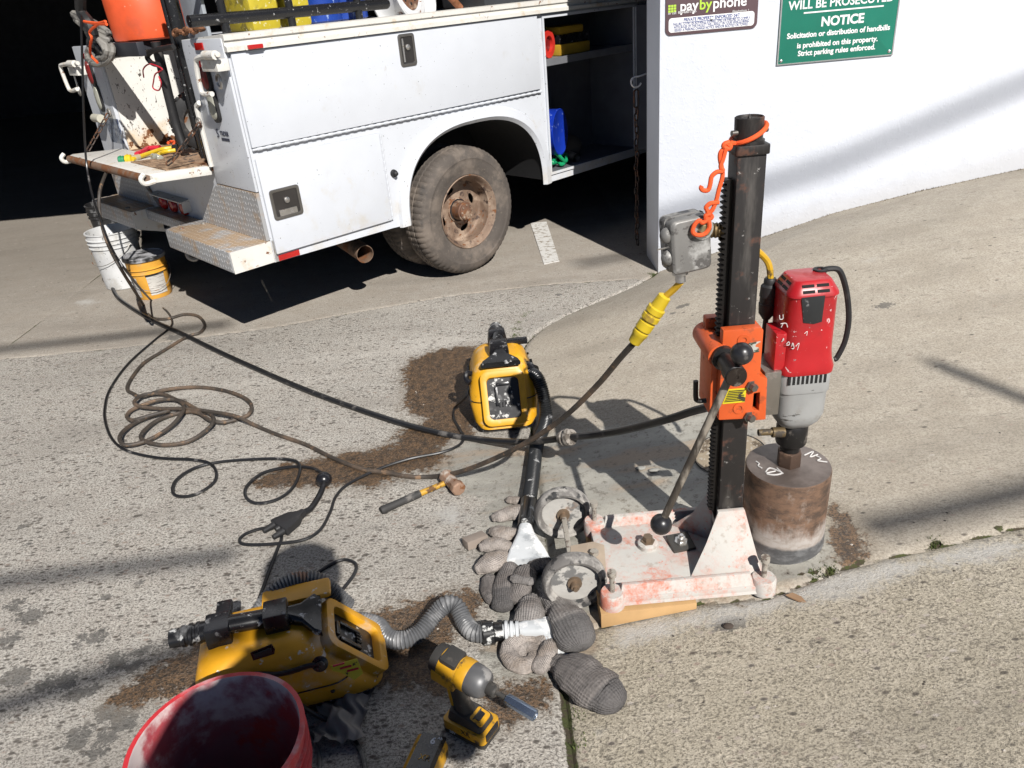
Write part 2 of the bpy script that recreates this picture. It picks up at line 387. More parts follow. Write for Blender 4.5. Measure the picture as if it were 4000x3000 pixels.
dA, dB, dT, dL = dseg(jA), dseg(jB), dseg(jT), dseg(jL)
mw_ = .5 + .5 * np.sin(Y * 9) * np.sin(Y * 4.3 + 1)
A['moss'] = np.clip(1.1 - dA / (.004 + .012 * mw_ * (Y > 2.6) + .016 * (Y < 1.5)), 0, 1)
mb_ = .5 + .5 * np.sin(X * 17 + 1) * np.sin(X * 7.3)
A['moss'] = np.maximum(A['moss'], np.clip(1.05 - dB / (.004 + .005 * mb_ * (X > .62)), 0, 1))
A['moss'] = np.maximum(A['moss'], np.clip(1.0 - dT / .006, 0, 1) * .8 * (np.sin(X * 5) > -.4)); A['moss'] = np.maximum(A['moss'], np.clip(1.05 - dL / .007, 0, 1) * .8)
for px, py in ((3182,2235),(3240,2222),(3360,2190),(3655,2120),(3900,2060),(3130,2240),(2540,1070),(2030,1285)):
    p = gnd(px, py); A['moss'] = np.maximum(A['moss'], np.clip(1.2 - np.hypot((X - p.x) / 1.8, Y - p.y) / .012, 0, 1))
Zg = Zg - .014 * np.clip(1 - dA / .016, 0, 1) * (Y < 4.4) - .012 * np.clip(1 - dB / .014, 0, 1) - .006 * np.clip(1 - dT / .01, 0, 1) - .006 * np.clip(1 - dL / .01, 0, 1)
Zg = Zg + .0012 * np.sin(X * 7 + 2 * np.sin(Y * 5)) * (A['slurry'] < .1)
fx = .25 * (X[:-1,:-1] + X[1:,:-1] + X[:-1,1:] + X[1:,1:]); fy = .25 * (Y[:-1,:-1] + Y[1:,:-1] + Y[:-1,1:] + Y[1:,1:])
rightA = (fx > xj(fy)) & (fy < 4.42)
yB = np.interp(fx, jB[:, 0], jB[:, 1]); yT = np.interp(fx, jT[:, 0], jT[:, 1])
reg = np.where(rightA, np.where(fy < yB, 2, 1), np.where((fy > yT) | (fx > .8) & (fy > 4.3), 3, 0))
nx = len(gx); idx = np.arange(X.size).reshape(X.shape)
quads = np.stack([idx[:-1,:-1], idx[:-1,1:], idx[1:,1:], idx[1:,:-1]], -1).reshape(-1, 4); regf = reg.reshape(-1)
allco = np.stack([X, Y, Zg], -1).reshape(-1, 3)
for r, nm in enumerate(('driveway', 'apron', 'sidewalk', 'garage_floor')):
    q = quads[regf == r]; u, inv = np.unique(q, return_inverse=True); q = inv.reshape(-1, 4)
    me = bpy.data.meshes.new(nm); me.vertices.add(len(u)); me.vertices.foreach_set('co', allco[u].ravel().astype(np.float32))
    me.loops.add(q.size); me.loops.foreach_set('vertex_index', q.ravel().astype(np.int32)); me.polygons.add(len(q))
    me.polygons.foreach_set('loop_start', np.arange(0, q.size, 4, dtype=np.int32)); me.update(calc_edges=True); me.shade_smooth()
    for an, av in A.items():
        at = me.attributes.new(an, 'FLOAT', 'POINT'); at.data.foreach_set('value', av.reshape(-1)[u].astype(np.float32))
    me.materials.append(GM[nm]); o = bpy.data.objects.new(nm, me); COL.objects.link(o); o['kind'] = 'structure'; MWD[o.name] = Matrix()
# painted bay line on the garage floor
N = NT('worn_line_paint'); cc = N.mix(N.ramp(N.noise(26, 6, .7), .50, .62), (.62, .61, .58), (.28, .24, .19))
mp = N.out(cc, .8)
m = MB(); L0 = [onz(2072, 873), onz(2135, 868), onz(2185, 1022), onz(2125, 1034)]
m.add([(p.x, p.y, .005) for p in L0] + [(p.x, p.y, .001) for p in L0], [(0, 1, 2, 3), (0, 4, 5, 1), (1, 5, 6, 2), (2, 6, 7, 3), (3, 7, 4, 0)])
o = m.build('bay_line', mp); o['kind'] = 'structure'
# ================================================================ garage building
def stucco():
    N = NT('white_stucco'); N.co = N.n('NewGeometry').outputs['Position']
    a = N.noise(3, 4, .6); c = N.mix(N.ramp(a, .3, .7), (.625, .655, .715), (.66, .69, .75))
    z = N.math('ADD', N.xyz(2), N.math('MULTIPLY', N.noise(14, 4, .6), -.12))
    chip = N.math('MULTIPLY', N.ramp(N.noise(13, 6, .7, None, 4), .68, .74), .35); c = N.mix(chip, c, (.6, .6, .61))
    n1 = N.bump(N.ramp(N.noise(38, 3, .7, None, 2), .5, .85), .22, .006)
    n1 = N.bump(N.noise(16, 4, .6, None, 7), .2, .01, n1); low = N.ramp(N.math('SUBTRACT', z, N.math('MULTIPLY', N.math('MAXIMUM', N.math('SUBTRACT', N.xyz(0), .95), 0.0), .2)), .16, .0); c = N.mix(N.math('MULTIPLY', low, .35), c, (.42, .39, .34)); return N.out(c, .85, 0.0, n1)
MS = stucco()
MDK = pbr('garage_shade_black', (.030, .029, .032), .9, var=.2); MCE = pbr('garage_ceiling', (.05, .05, .05), .9)  # shade of the unlit interior put into near-black wall and ceiling colours
bld = thing('parking_garage', 'white stucco parking garage front with dark open vehicle bay at its left', 'building', (2.4, WY, .2))
WT = .35; WX = .94; WH = 3.2
m = MB(); m.box(WX, 3.085, WY, WY + WT, -.4, WH)                   # near wall bay
m.build('wall', MS, bld, bevel=.006, seg=2)
m = MB(); m.box(3.097, 14, WY + .002, WY + WT, -.4, WH); m.build('wall', MS, bld, bevel=.006)
m = MB(); m.box(3.083, 3.099, WY + .012, WY + WT - .01, -.4, WH - .002); m.build('expansion_joint', pbr('joint_sealant', (.06, .055, .05), .8), bld)
m = MB(); m.box(-16, WX - .002, WY, WY + WT, 2.78, WH + .001); m.build('lintel', MS, bld, bevel=.006)
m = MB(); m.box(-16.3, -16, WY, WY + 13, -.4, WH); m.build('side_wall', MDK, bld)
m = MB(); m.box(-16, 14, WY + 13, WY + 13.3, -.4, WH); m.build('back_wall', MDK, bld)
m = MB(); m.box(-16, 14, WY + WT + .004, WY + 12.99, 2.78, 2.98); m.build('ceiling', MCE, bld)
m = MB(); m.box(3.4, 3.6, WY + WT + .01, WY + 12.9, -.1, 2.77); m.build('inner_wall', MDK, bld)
m = MB(); m.box(-4.5, 14, WY + .01, WY + 13.2, WH + .01, 6.5); m.build('upper_storey', MS, bld)
# ---- signs
MG = pbr('green_sign_enamel', (.012, .17, .115), .35, var=.05); MWT = pbr('white_print', (.8, .8, .8), .5, var=.03); MAL = pbr('bare_aluminium', (.6, .6, .6), .35, .9)
MPP = pbr('plum_sign_enamel', (.105, .065, .072), .4, var=.05); MLG = pbr('lime_print', (.42, .62, .06), .5, var=.03); MNV = pbr('navy_print', (.035, .07, .27), .5, var=.03)
def wallp(px, py): p = ony(px, py, WY); return p
XR = Matrix.Rotation(math.pi / 2, 4, 'X')
def tm(x, z, y=WY): return Matrix.Translation((x, y, z)) @ XR
g0 = wallp(3031, 261); g1 = wallp(3485, 211); gtop = 1.75
sg = thing('notice_sign', 'green metal notice sign with white lettering high on the white wall', 'sign', ((g0.x + g1.x) / 2, WY, g0.z))
gxa, gxb, gz = g0.x, g1.x, (g0.z + g1.z) / 2; gc = (gxa + gxb) / 2
m = MB(); m.prism(rrect(gxb - gxa, gtop - gz, .006), 0, .006, tm(gc, (gtop + gz) / 2, WY - .001)); m.build('panel', MG, sg, bevel=.001)
E6 = (gxb - gxa) / 2 - .004
m = MB()
for a in (-1, 1): m.box(gc + a * E6 - .0035, gc + a * E6 + .0035, WY - .0085, WY - .0015, gz + .001, gtop - .001)
m.box(gxa + .008, gxb - .008, WY - .0085, WY - .0015, gz + .0008, gz + .0065); m.build('border', MAL, sg)
yt = WY - .0075
def zline(px, py): return wallp(px, py).z
ww = gxb - gxa
text('NOTICE', .062, MWT, sg, tm(gc + .02, zline(3277, 80), yt), bold=.0022)
for tx, py, s in (('Solicitation or distribution of handbills', 125, .0365), ('is prohibited on this property.', 165, .0365), ('Strict parking rules enforced.', 196, .0365)):
    text(tx, s, MWT, sg, tm(gc + .005, zline(3270, py), yt), bold=.0011, sx=.97)
text('WILL BE PROSECUTED', .058, MWT, sg, tm(gc + .005, zline(3270, 8), yt), bold=.0012, sx=.95)
text('ALL VIOLATORS', .058, MWT, sg, tm(gc + .005, zline(3270, 8) + .085, yt), bold=.0012, sx=.95)
m = MB(); zl = zline(3280, 38); m.box(gc - .19, gc + .23, WY - .0086, WY - .0064, zl - .0035, zl + .0035); m.build('rule_line', MWT, sg)
for a in (-1, 1):
    m = MB(); m.lathe([(.009, 0), (.009, .003), (.005, .007), (1e-4, .008)], 14, Matrix.Translation((gc + a * (ww / 2 - .022), WY - .006, gz + .022)) @ XR)
    m.build('screw', MAL, sg)
p0 = wallp(2598, 140); p1 = wallp(2955, 110); pzb = (p0.z + p1.z) / 2 ; pxa, pxb = p0.x, p1.x; pc = (pxa + pxb) / 2; pt = pzb + .42; pw_ = pxb - pxa
pay = thing('parking_payment_sign', 'plum parking payment sign with white and lime lettering and white rules panel', 'sign', (pc, WY, pzb))
m = MB(); m.prism(rrect(pw_, pt - pzb, .028, 6), 0, .005, tm(pc, (pt + pzb) / 2, WY - .001)); m.build('panel', MPP, pay, bevel=.001)
m = MB(); hb = wallp(2780, 52).z - pzb - .02; m.prism(rrect(pw_ - .034, hb, .016, 5), 0, .0012, tm(pc, pzb + .014 + hb / 2, WY - .0055)); m.build('rules_panel', MWT, pay)
y2 = WY - .0075
text('PRIVATE PROPERTY ENFORCED 24/7', .0215, MNV, pay, tm(pc, pzb + .014 + hb * .80, y2), bold=.0003, sx=.84)
m = MB(); zq = pzb + .014 + hb * .80 - .0115; m.box(pc - .145, pc + .145, WY - .0078, WY - .0064, zq - .0008, zq + .0008); m.build('underline', MNV, pay)
for i, tx in enumerate(('FAILURE TO PAY IN ADVANCE, EXPIRED TIME, OR FAILURE TO COMPLY', 'WITH RULES OF THIS FACILITY WILL RESULT IN YOUR VEHICLE BEING', 'ISSUED A PARKING CHARGE NOTICE AND/OR BOOTED OR TOWED')):
    text(tx, .0185, MNV, pay, tm(pc, pzb + .014 + hb * (.555 - .21 * i), y2), sx=.68)
zt_ = wallp(2760, 22).z; zc_ = wallp(2680, 50).z
o = None
xx = pc - .165
for tx, mt_ in (('pay', MWT), ('by', MLG), ('phone', MWT)):
    o = text(tx, .070, mt_, pay, tm(0, zt_ + .006, y2), bold=.0012, align='LEFT'); vx = [v.co.x for v in o.data.vertices]; o.data.transform(Matrix.Translation((xx - (min(vx) + pc), 0, 0))); xx += max(vx) - min(vx) + .006
text('or call  888-680-7275', .017, MWT, pay, tm(pc - .155, zc_ + .004, y2)); text('@paybyphone  f', .013, MWT, pay, tm(pc + .15, zt_ - .038, y2))
m = MB()
for i in range(3):
    for j in range(3): m.prism(rrect(.0125, .0105, .002, 2), 0, .001, tm(pc - .222 + .0145 * i, zt_ - .012 + .0125 * j, WY - .0055))
m.build('keypad_logo', MLG, pay)
m = MB(); m.lathe([(.006, 0), (.006, .004), (1e-4, .006)], 12, Matrix.Translation((pc + .0, WY - .0078, pzb + hb * .9)) @ XR); m.build('screw', MAL, pay)
# ---- hook and chain on the back of the jamb
MRC = pbr('rusty_dark_steel', (.05, .04, .035), .55, .7, [((.13, .055, .025), 40, .48, .62)])
def link_mesh(L=.05, W=.03, r=.004):
    q = []
    for i in range(20):
        a = 2 * math.pi * i / 20; q.append(((W / 2 - r) * math.cos(a), 0, (L / 2 - W / 2) * (1 if math.sin(a) > 0 else -1) + (W / 2 - r) * math.sin(a)))
    return q
ch = thing('hanging_chain', 'rusty steel chain hanging from a hook beside the wall corner', 'chain', (.85, WY + WT + .08, 0))
hx = WX - .03; hy = WY + WT + .06; hz = ony(2490, 312, hy).z
m = MB(); m.tube([Vector((hx + .04, hy, hz + .03)), Vector((hx, hy, hz + .02))] + [Vector((hx - .02 + .03 * math.cos(a), hy, hz - .01 + .03 * math.sin(a))) for a in np.linspace(1.2, 6.0, 12)], .006); m.build('hook', MAL, ch)
zc = hz - .05; i = 0
while zc > .06:
    big = .11 if i == 0 else .05
    mm = MB(); mm.tube([Matrix.Translation((hx - .02 + .004 * math.sin(i * 1.7), hy, zc - big / 2)) @ Matrix.Rotation(math.pi / 2 * (i % 2) + .4, 4, 'Z') @ Vector(q) for q in link_mesh(big, .03 if big < .1 else .04)], .0045, 6, True)
    mm.build('chain_link', MRC, ch); zc -= big - .013; i += 1
# ================================================================ service truck
E1 = Vector((.741, .6715, 0)).normalized(); E2 = Vector((-E1.y, E1.x, 0))
TP = Vector((-.167, 4.711, 0)); TM = Matrix((E1, E2, Vector((0, 0, 1)))).transposed().to_4x4(); TM.translation = TP; TI = TM.inverted()
def sp(px, py, v=0.0):
    r = ray(px, py); c = Vector((0, 0, CAMZ)); t = (TP + E2 * v - c).dot(E2) / r.dot(E2); return TI @ (c + r * t)
def rp(px, py, u=-1.34):
    r = ray(px, py); c = Vector((0, 0, CAMZ)); t = (TP + E1 * u - c).dot(E1) / r.dot(E1); return TI @ (c + r * t)
def zz(x, y, X0=200, Y0=0, s=1000 / 2212): return (X0 + x * s, Y0 + y * s)
RUST = (.17, .065, .022)
TW = pbr('white_truck_paint', (.595, .62, .66), .32, 0, [((.45, .42, .36), 5, .62, .85, dict(amt=.35)), ((.05, .045, .04), 70, .765, .79, dict(detail=3)), ((.52, .47, .38), 9, .55, .9, dict(grad=(2, 1.0, .42, .10), amt=.5)), ((.34, .28, .2), 16, .72, .8, dict(amt=.5, stretch=(1, 1, .25)))], var=.02, bump=[(2.2, .12, .02)], Coat_Weight=.2)
TR = pbr('rust_bitten_white_paint', (.66, .645, .60), .5, 0, [((.52, .38, .22), 11, .55, .80, dict(amt=.6)), (RUST, 26, .68, .76), ((.05, .03, .02), 45, .76, .82)], var=.05)
TB = pbr('scratched_white_bed_paint', (.70, .685, .64), .5, 0, [((.60, .44, .26), 7, .5, .8, dict(grad=(2, 1.15, .88, .22), amt=.8)), ((.07, .06, .05), 52, .66, .70, dict(stretch=(1, 1, .45), dist=1.2)), (RUST, 22, .66, .72, dict(grad=(2, 1.1, .88, .14)))], var=.05)
TG = pbr('grey_worn_steel', (.30, .29, .27), .5, .6, [(RUST, 18, .55, .7)])
BLK = pbr('black_rubber', (.016, .016, .017), .55, 0, [((.10, .09, .08), 20, .58, .8, dict(amt=.5))]); BLS = pbr('black_gloss_plastic', (.010, .010, .012), .28, 0, [((.30, .30, .30), 30, .64, .74, dict(amt=.5))])
CHR = pbr('zinc_hardware', (.5, .49, .47), .32, .9, [((.14, .12, .1), 30, .55, .7)]); RED = pbr('red_lens', (.42, .012, .010), .18, var=.1, Coat_Weight=.5); DRED = pbr('dull_red_lens', (.17, .012, .012), .3)
LENS = pbr('smoky_clear_lens', (.32, .32, .27), .15); HOLE = pbr('shadowed_void', (.01, .01, .01), .9)
def diamond():
    N = NT('diamond_plate'); s = 34.0
    x = N.math('MULTIPLY', N.xyz(1), s); y = N.math('MULTIPLY', N.math('ADD', N.xyz(0), N.xyz(2)), s)
    par = N.math('FLOORED_MODULO', N.math('ADD', N.math('FLOOR', x), N.math('FLOOR', y)), 2.0)
    a = N.math('SUBTRACT', N.math('FRACT', x), .5); b = N.math('SUBTRACT', N.math('FRACT', y), .5)
    sg = N.math('SUBTRACT', N.math('MULTIPLY', par, 2.0), 1.0)
    p = N.math('ADD', a, N.math('MULTIPLY', b, sg)); q = N.math('SUBTRACT', a, N.math('MULTIPLY', b, sg))
    d = N.math('ADD', N.math('POWER', N.math('MULTIPLY', p, 1.55), 2.0), N.math('POWER', N.math('MULTIPLY', q, 4.6), 2.0))
    h = N.ramp(d, .35, 1.0, 1, 0)
    n = N.noise(7, 6, .62); up = N.n('SeparateXYZ'); N.l(N.n('NewGeometry').outputs['Normal'], up.inputs[0])
    rust = N.ramp(N.math('ADD', n, N.math('MULTIPLY', up.outputs[2], .17)), .50, .72)
    c = N.mix(N.math('MULTIPLY', rust, .8), (.40, .405, .41), (.46, .30, .16)); c = N.mix(N.math('MULTIPLY', h, .75), c, N.mix(rust, (.78, .785, .79), (.66, .56, .44)))  # bar relief painted in: lighter bars over a darker plate
    c = N.mix(N.math('MULTIPLY', N.ramp(N.noise(30, 5, .7, None, 5), .62, .72), rust), c, RUST)
    c = N.mix(N.math('MULTIPLY', N.ramp(d, 1.0, 1.5), 0.0), c, (.2, .2, .2))
    return N.out(c, .45, .25, N.bump(h, .9, .0035))
DIA = diamond()
truck = thing('service_truck', 'white utility service truck with open side cabinet and lowered tailgate parked into the garage', 'truck', TM)
def tb(mb, name, mat, parent=None, **k): return mb.build(name, mat, parent or truck, world=False, **k)
# side skin with wheel arch and open cabinet
UF = 2.05; ac, aw, ah, az = .107, .565, .49, .42
arch = [(ac + aw * math.copysign(abs(math.cos(t)) ** .78, math.cos(t)), az + ah * math.sin(t) ** .78) for t in np.linspace(math.pi - .02, .02, 33)]
outer = [(-1.325, .45), (-.58, .437), (arch[0][0], .43)] + arch + [(arch[-1][0], .415), (UF, .41), (UF, 1.455), (-1.325, 1.455)]
m = MB(); m.sheet(outer, [[(.75, .475), (1.655, .465), (1.655, 1.415), (.75, 1.415)]], -.004, 0, XR); body = tb(m, 'side_panel', TW)
m = MB(); fl = [(x, 0, z) for x, z in arch]; fl = [(arch[0][0], 0, .43)] + fl + [(arch[-1][0], 0, .415)]
m.tube(crom(fl, 2), 0, prof=[(-.012, 0), (-.012, -.03), (.03, -.055), (.05, -.05), (.056, -.03), (.03, -.004)], cap=True); o = tb(m, 'arch_flare', TW)
# inner arch liner
m = MB(); pts = [(x, z) for x, z in arch]; m.add([(x, .01, z) for x, z in pts] + [(x, .62, z) for x, z in pts], [(i, i + 1, i + 1 + len(pts), i + len(pts)) for i in range(len(pts) - 1)]); tb(m, 'wheel_well', pbr('undercoat', (.012, .012, .013), .8))
m = MB(); m.prism([(-1.30, .46), (-.56, .46), (-.56, .90), (.77, .90), (.77, .44), (2, .44), (2, .86), (-1.30, .86)], -2.03, -.63, XR); tb(m, 'chassis', pbr('undercoat', (.02, .02, .02), .8))
# doors
def door(u0, u1, z0, z1, name):
    m = MB(); m.prism([(u0, z0), (u1, z0 - .004), (u1, z1), (u0, z1)], .002, .017, XR); return tb(m, name, TW, bevel=.003)
ud = door(-1.315, .685, 1.018, 1.438, 'upper_door'); ld = door(-1.312, -.585, .492, .962, 'lower_door')
def hinge(a, b, r, n, parent):
    a = Vector(a); b = Vector(b); L = (b - a).length; pr = []
    for i in range(n):
        z0 = L * i / n; z1 = L * (i + 1) / n; rr = r if i % 2 else r * .72; pr += [(rr, z0 + .0006), (rr, z1 - .0006)]
    m = MB(); m.lathe(pr, 8, frame(a, None, b - a)); return tb(m, 'hinge', TW, parent)
hinge((-1.315, -.012, 1.008), (.69, -.012, .998), .008, 80, ud); hinge((-.578, -.012, .49), (-.578, -.012, .955), .0075, 26, ld)
def latch(px, py, w, h, parent, vert):
    c = sp(px, py, -.017); T = Matrix.Translation((c.x, -.017, c.z)) @ XR
    m = MB(); m.sheet(rrect(w, h, .016), [rrect(w - .03, h - .03, .008)], 0, .006, T); p = tb(m, 'latch_bezel', pbr('dull_pewter', (.20, .19, .175), .4, .8), parent, bevel=.0015)
    m = MB(); m.prism(rrect(w - .028, h - .028, .008), .0004, .0016, T); tb(m, 'recess_plate', pbr('shaded_pewter', (.075, .07, .068), .35, .7), p)
    m = MB(); m.lathe([(.015, 0), (.015, .008), (.009, .011), (1e-4, .011)], 14, T @ Matrix.Translation((.004, h * .08, .001)))
    tb(m, 'lock_cylinder', CHR, p)
    m = MB()
    if vert: m.cyl((-w * .26, -h * .36, .006), (-w * .26, h * .36, .006), .006, n=8, T=T)
    else: m.prism(rrect(w * .6, .03, .004), .002, .008, T @ Matrix.Translation((0, -h * .3, 0)))
    tb(m, 'pull', CHR, p)
latch(1590, 195, .108, .16, ud, True); latch(1118, 790, .165, .15, ld, False)
c = sp(1537, 677, 0); m = MB(); m.lathe([(.022, 0), (.02, .012), (.012, .014), (.012, .03), (.006, .036), (1e-4, .036)], 14, Matrix.Translation((c.x, 0, c.z)) @ XR); tb(m, 'filler_plug', BLK)
# roof rail of the side box
m = MB(); m.prism([(-.03, 1.442), (-.03, 1.462), (-.012, 1.470), (-.012, 1.486), (-.022, 1.490), (-.022, 1.512), (.02, 1.516), (.43, 1.500), (.43, 1.442)], -1.335, UF, frame((0, 0, 0), (0, 1, 0), (1, 0, 0))); tb(m, 'top_rail', TR)
# cabinet
MC = pbr('cabinet_grey_paint', (.105, .11, .125), .6)
m = MB(); m.box(.72, 1.69, .405, .41, .45, 1.44); m.box(.72, .745, .002, .405, .45, 1.44); m.box(1.66, 1.685, .002, .405, .45, 1.44); m.box(.745, 1.66, .002, .405, .45, .473); m.box(.745, 1.66, .002, .405, 1.417, 1.44); cab = tb(m, 'cabinet', MC)
cab['kind'] = 'part' if False else cab.get('kind', 'part'); del cab['kind']
m = MB(); m.box(.747, 1.658, .02, .403, 1.165, 1.170); m.box(.747, 1.658, .014, .0195, 1.135, 1.178); tb(m, 'shelf', pbr('galvanised', (.34, .35, .37), .4, .6), cab)
m = MB(); m.sheet([(.737, .462), (1.668, .452), (1.668, 1.43), (.737, 1.43)], [[(.752, .478), (1.653, .468), (1.653, 1.413), (.752, 1.413)]], .0005, .010, XR); tb(m, 'door_frame', TW, cab)
hinge((1.672, -.012, .47), (1.672, -.012, 1.41), .0075, 40, cab)
# swung-open cabinet door
dm = Matrix.Translation((1.676, -.018, 0)) @ Matrix.Rotation(math.radians(-74), 4, 'Z')
m = MB(); m.box(.0, .90, -.02, -.001, .46, 1.42, dm); m.box(.03, .87, -.0005, .012, .49, 1.39, dm); od = tb(m, 'cabinet_door', MC, bevel=.003)
m = MB(); m.box(.06, .2, .0125, .0132, 1.24, 1.32, dm); tb(m, 'sticker', pbr('worn_blue_sticker', (.10, .14, .25), .5), od)
# marker lights
c = sp(1015 - 40 + 20, 165 - 5, -.03)
m = MB(); m.prism(rrect(.075, .019, .004), 0, .014, Matrix.Translation((-1.20, -.031, 1.452)) @ XR); tb(m, 'marker_light', RED, bevel=.003)
m = MB(); m.prism(rrect(.1, .022, .006), 0, .003, Matrix.Translation((-1.20, -.0305, 1.452)) @ XR); tb(m, 'marker_bracket', TR)
m = MB(); a = sp(1088, 1010, 0); b = sp(1168, 985, 0); m.box(a.x, b.x, -.006, -.001, .452, .480); tb(m, 'reflector', RED)
# ---- rear faces
def rear_poly(P, u0, u1, name, mat, **k):
    m = MB(); m.prism(P, u0, u1, frame((0, 0, 0), (0, 1, 0), (1, 0, 0))); return tb(m, name, mat, **k)
pr_ = rear_poly([(-.0, .81), (.43, .81), (.43, 1.46), (.42, 1.50), (.0, 1.50)], -1.34, -1.326, 'rear_post', TW, bevel=.004)
pl_ = rear_poly([(1.64, .80), (2.06, .80), (2.06, 1.49), (1.66, 1.49), (1.64, 1.46)], -1.34, -1.326, 'rear_post', TW, bevel=.004)
rear_poly([(-.003, .806), (.425, .806), (.50, .765), (.74, .568), (-.003, .568)], -1.346, -1.328, 'tread_plate_panel', DIA)
rear_poly([(2.063, .796), (1.66, .796), (1.60, .77), (1.36, .568), (2.063, .568)], -1.346, -1.328, 'tread_plate_panel', DIA)
rear_poly([(.432, .875), (1.638, .875), (1.638, .47), (.432, .47)], -1.322, -1.30, 'rear_skirt', TW)
rear_poly([(0.0, .45), (2.06, .45), (2.06, .562), (0.0, .562)], -1.32, -1.302, 'lower_skirt', TR)
def oval_light(px, py, w, h, mat, parent, u=-1.342):
    c = rp(px, py, u); T = frame((u, c.y, c.z), (0, 0, 1), (-1, 0, 0))
    m = MB(); pr = [(1.0, 0), (1.0, .012), (.86, .016)]; m.loft([[(x * s_, y * s_, zh) for x, y in rrect(h, w, w / 2, 6)] for s_, zh in ((1, 0), (1, .014), (.84, .018))], T); q = tb(m, 'lamp_gasket', BLK, parent)
    m = MB(); m.loft([[(x * s_, y * s_, zh) for x, y in rrect(h, w, w / 2, 6)] for s_, zh in ((.82, .015), (.78, .024), (.45, .030), (.1, .032))], T); tb(m, 'lens', mat, q)
oval_light(*zz(1350, 640), .072, .165, DRED, pr_); oval_light(*zz(1420, 905), .072, .165, LENS, pr_)
oval_light(*zz(357, 625), .072, .165, DRED, pl_); oval_light(*zz(430, 845), .072, .165, LENS, pl_)
for p, q in ((zz(1285, 400), pr_), (zz(305, 485), pl_)):
    c = rp(*p); m = MB(); m.cbox((-1.345, c.y, c.z), (.006, .085, .032)); tb(m, 'rear_reflector', RED, q, bevel=.002)
def bent_handle(P, q, dz=0):
    Q = [rp(*zz(*p), -1.40) for p in P]; m = MB(); m.tube(crom(Q, 5), .012, 8); h = tb(m, 'gate_latch_bar', TR, q)
    m = MB(); c = rp(*zz(*P[0]), -1.375); m.cbox((-1.372, c.y + .06, c.z - .045), (.06, .16, .05)); tb(m, 'latch_bracket', TR, h, bevel=.003)
    m = MB(); m.cyl(c + Vector((-.03, -.04, 0)), c + Vector((-.03, .07, 0)), .02, n=10); tb(m, 'latch_sleeve', TR, h)
    c = rp(*zz(P[0][0] + 10, P[0][1] + 235), -1.37); m = MB(); m.tube([c + Vector((0, .02 * math.cos(t), .03 * math.sin(t))) for t in np.linspace(0, 6.1, 14)], .006, 6); m.cyl(c + Vector((0, 0, .03)), c + Vector((0, .0, .11)), .006, n=6); tb(m, 'latch_pin', CHR, h)
bent_handle([(1440, 470), (1275, 500), (1255, 560), (1290, 760), (1320, 812), (1390, 812)], pr_)
bent_handle([(230, 545), (100, 560), (85, 590), (145, 750), (175, 785), (225, 770)], pl_)
DKB = pbr('dark_blue_black_print', (.03, .035, .06), .5)
RT = lambda v, z, u=-1.3425: TM @ frame((u, v, z), (0, -1, 0), (-1, 0, 0))
c = rp(*zz(1490, 1165)); text('S', .060, DKB, pr_, RT(c.y + .060, c.z + .002)); text('TRIDER', .030, DKB, pr_, RT(c.y - .014, c.z + .006), bold=.0003, sx=.95)
m = MB(); m.cbox((-1.3415, c.y - .012, c.z - .022), (.001, .085, .014)); tb(m, 'logo_band', DKB, pr_)
# tail lamp cluster
c1 = rp(*zz(975, 625, 200, 500), -1.325); c3 = rp(*zz(1150, 675, 200, 500), -1.325)
for i in range(3):
    cc = c1.lerp(c3, i / 2) + Vector((0, 0, -.012)); m = MB(); m.lathe([(.042, 0), (.042, .012), (.030, .026), (1e-4, .030)], 18, frame((-1.323, cc.y, cc.z), None, (-1, 0, 0))); tb(m, 'cluster_lamp', RED)
m = MB(); va, vb = c1.y + .08, c3.y - .09; m.prism([(-1.32, c1.z + .052), (-1.375, c1.z + .042), (-1.375, c1.z + .036), (-1.32, c1.z + .046)], -va, -vb, XR); m.box(-1.37, -1.322, vb, vb + .004, c1.z - .02, c1.z + .040); tb(m, 'lamp_hood', TR)
# bumper with steps
plan = [(-1.325, -.005), (-1.552, .0), (-1.542, .80), (-1.425, .87), (-1.425, 1.36), (-1.50, 1.43), (-1.51, 2.09), (-1.325, 2.09)]
m = MB(); m.prism([(-1.327, -.005), (-1.552, .0), (-1.542, .80), (-1.327, .80)], .458, .566); bump_ = tb(m, 'bumper_step', DIA, bevel=.006)
m = MB(); m.prism([(-1.327, 1.43), (-1.50, 1.43), (-1.51, 2.09), (-1.327, 2.09)], .458, .566); tb(m, 'bumper_step', DIA, bevel=.006)
m = MB(); m.box(-1.41, -1.327, .803, 1.427, .50, .560); tb(m, 'bumper_centre', DIA, bevel=.004)
m = MB(); m.box(-1.548, -1.33, -.0085, -.0055, .455, .564); tb(m, 'step_end', TR, bump_)
m = MB(); m.prism([(-1.498, .455), (-1.33, .40), (-1.33, .562), (-1.498, .562)], -1.4285, -1.420, XR); tb(m, 'step_inner_side', TR, bump_)
for px, py in ((1315, 825), (1130, 870), (830, 650), (660, 690)):
    q = TI @ onz(*zz(px, py, 200, 500), .567); m = MB(); m.lathe([(.014, 0), (.014, .003), (.009, .008), (1e-4, .009)], 10, Matrix.Translation((q.x, q.y, .566))); tb(m, 'step_bolt', TG, bump_)
m = MB(); m.tube(crom([(-1.40, .84, .46), (-1.44, .83, .42), (-1.45, .82, .37), (-1.42, .80, .35), (-1.40, .81, .37)], 4), .012, 8); tb(m, 'tow_hook', TG, bump_)
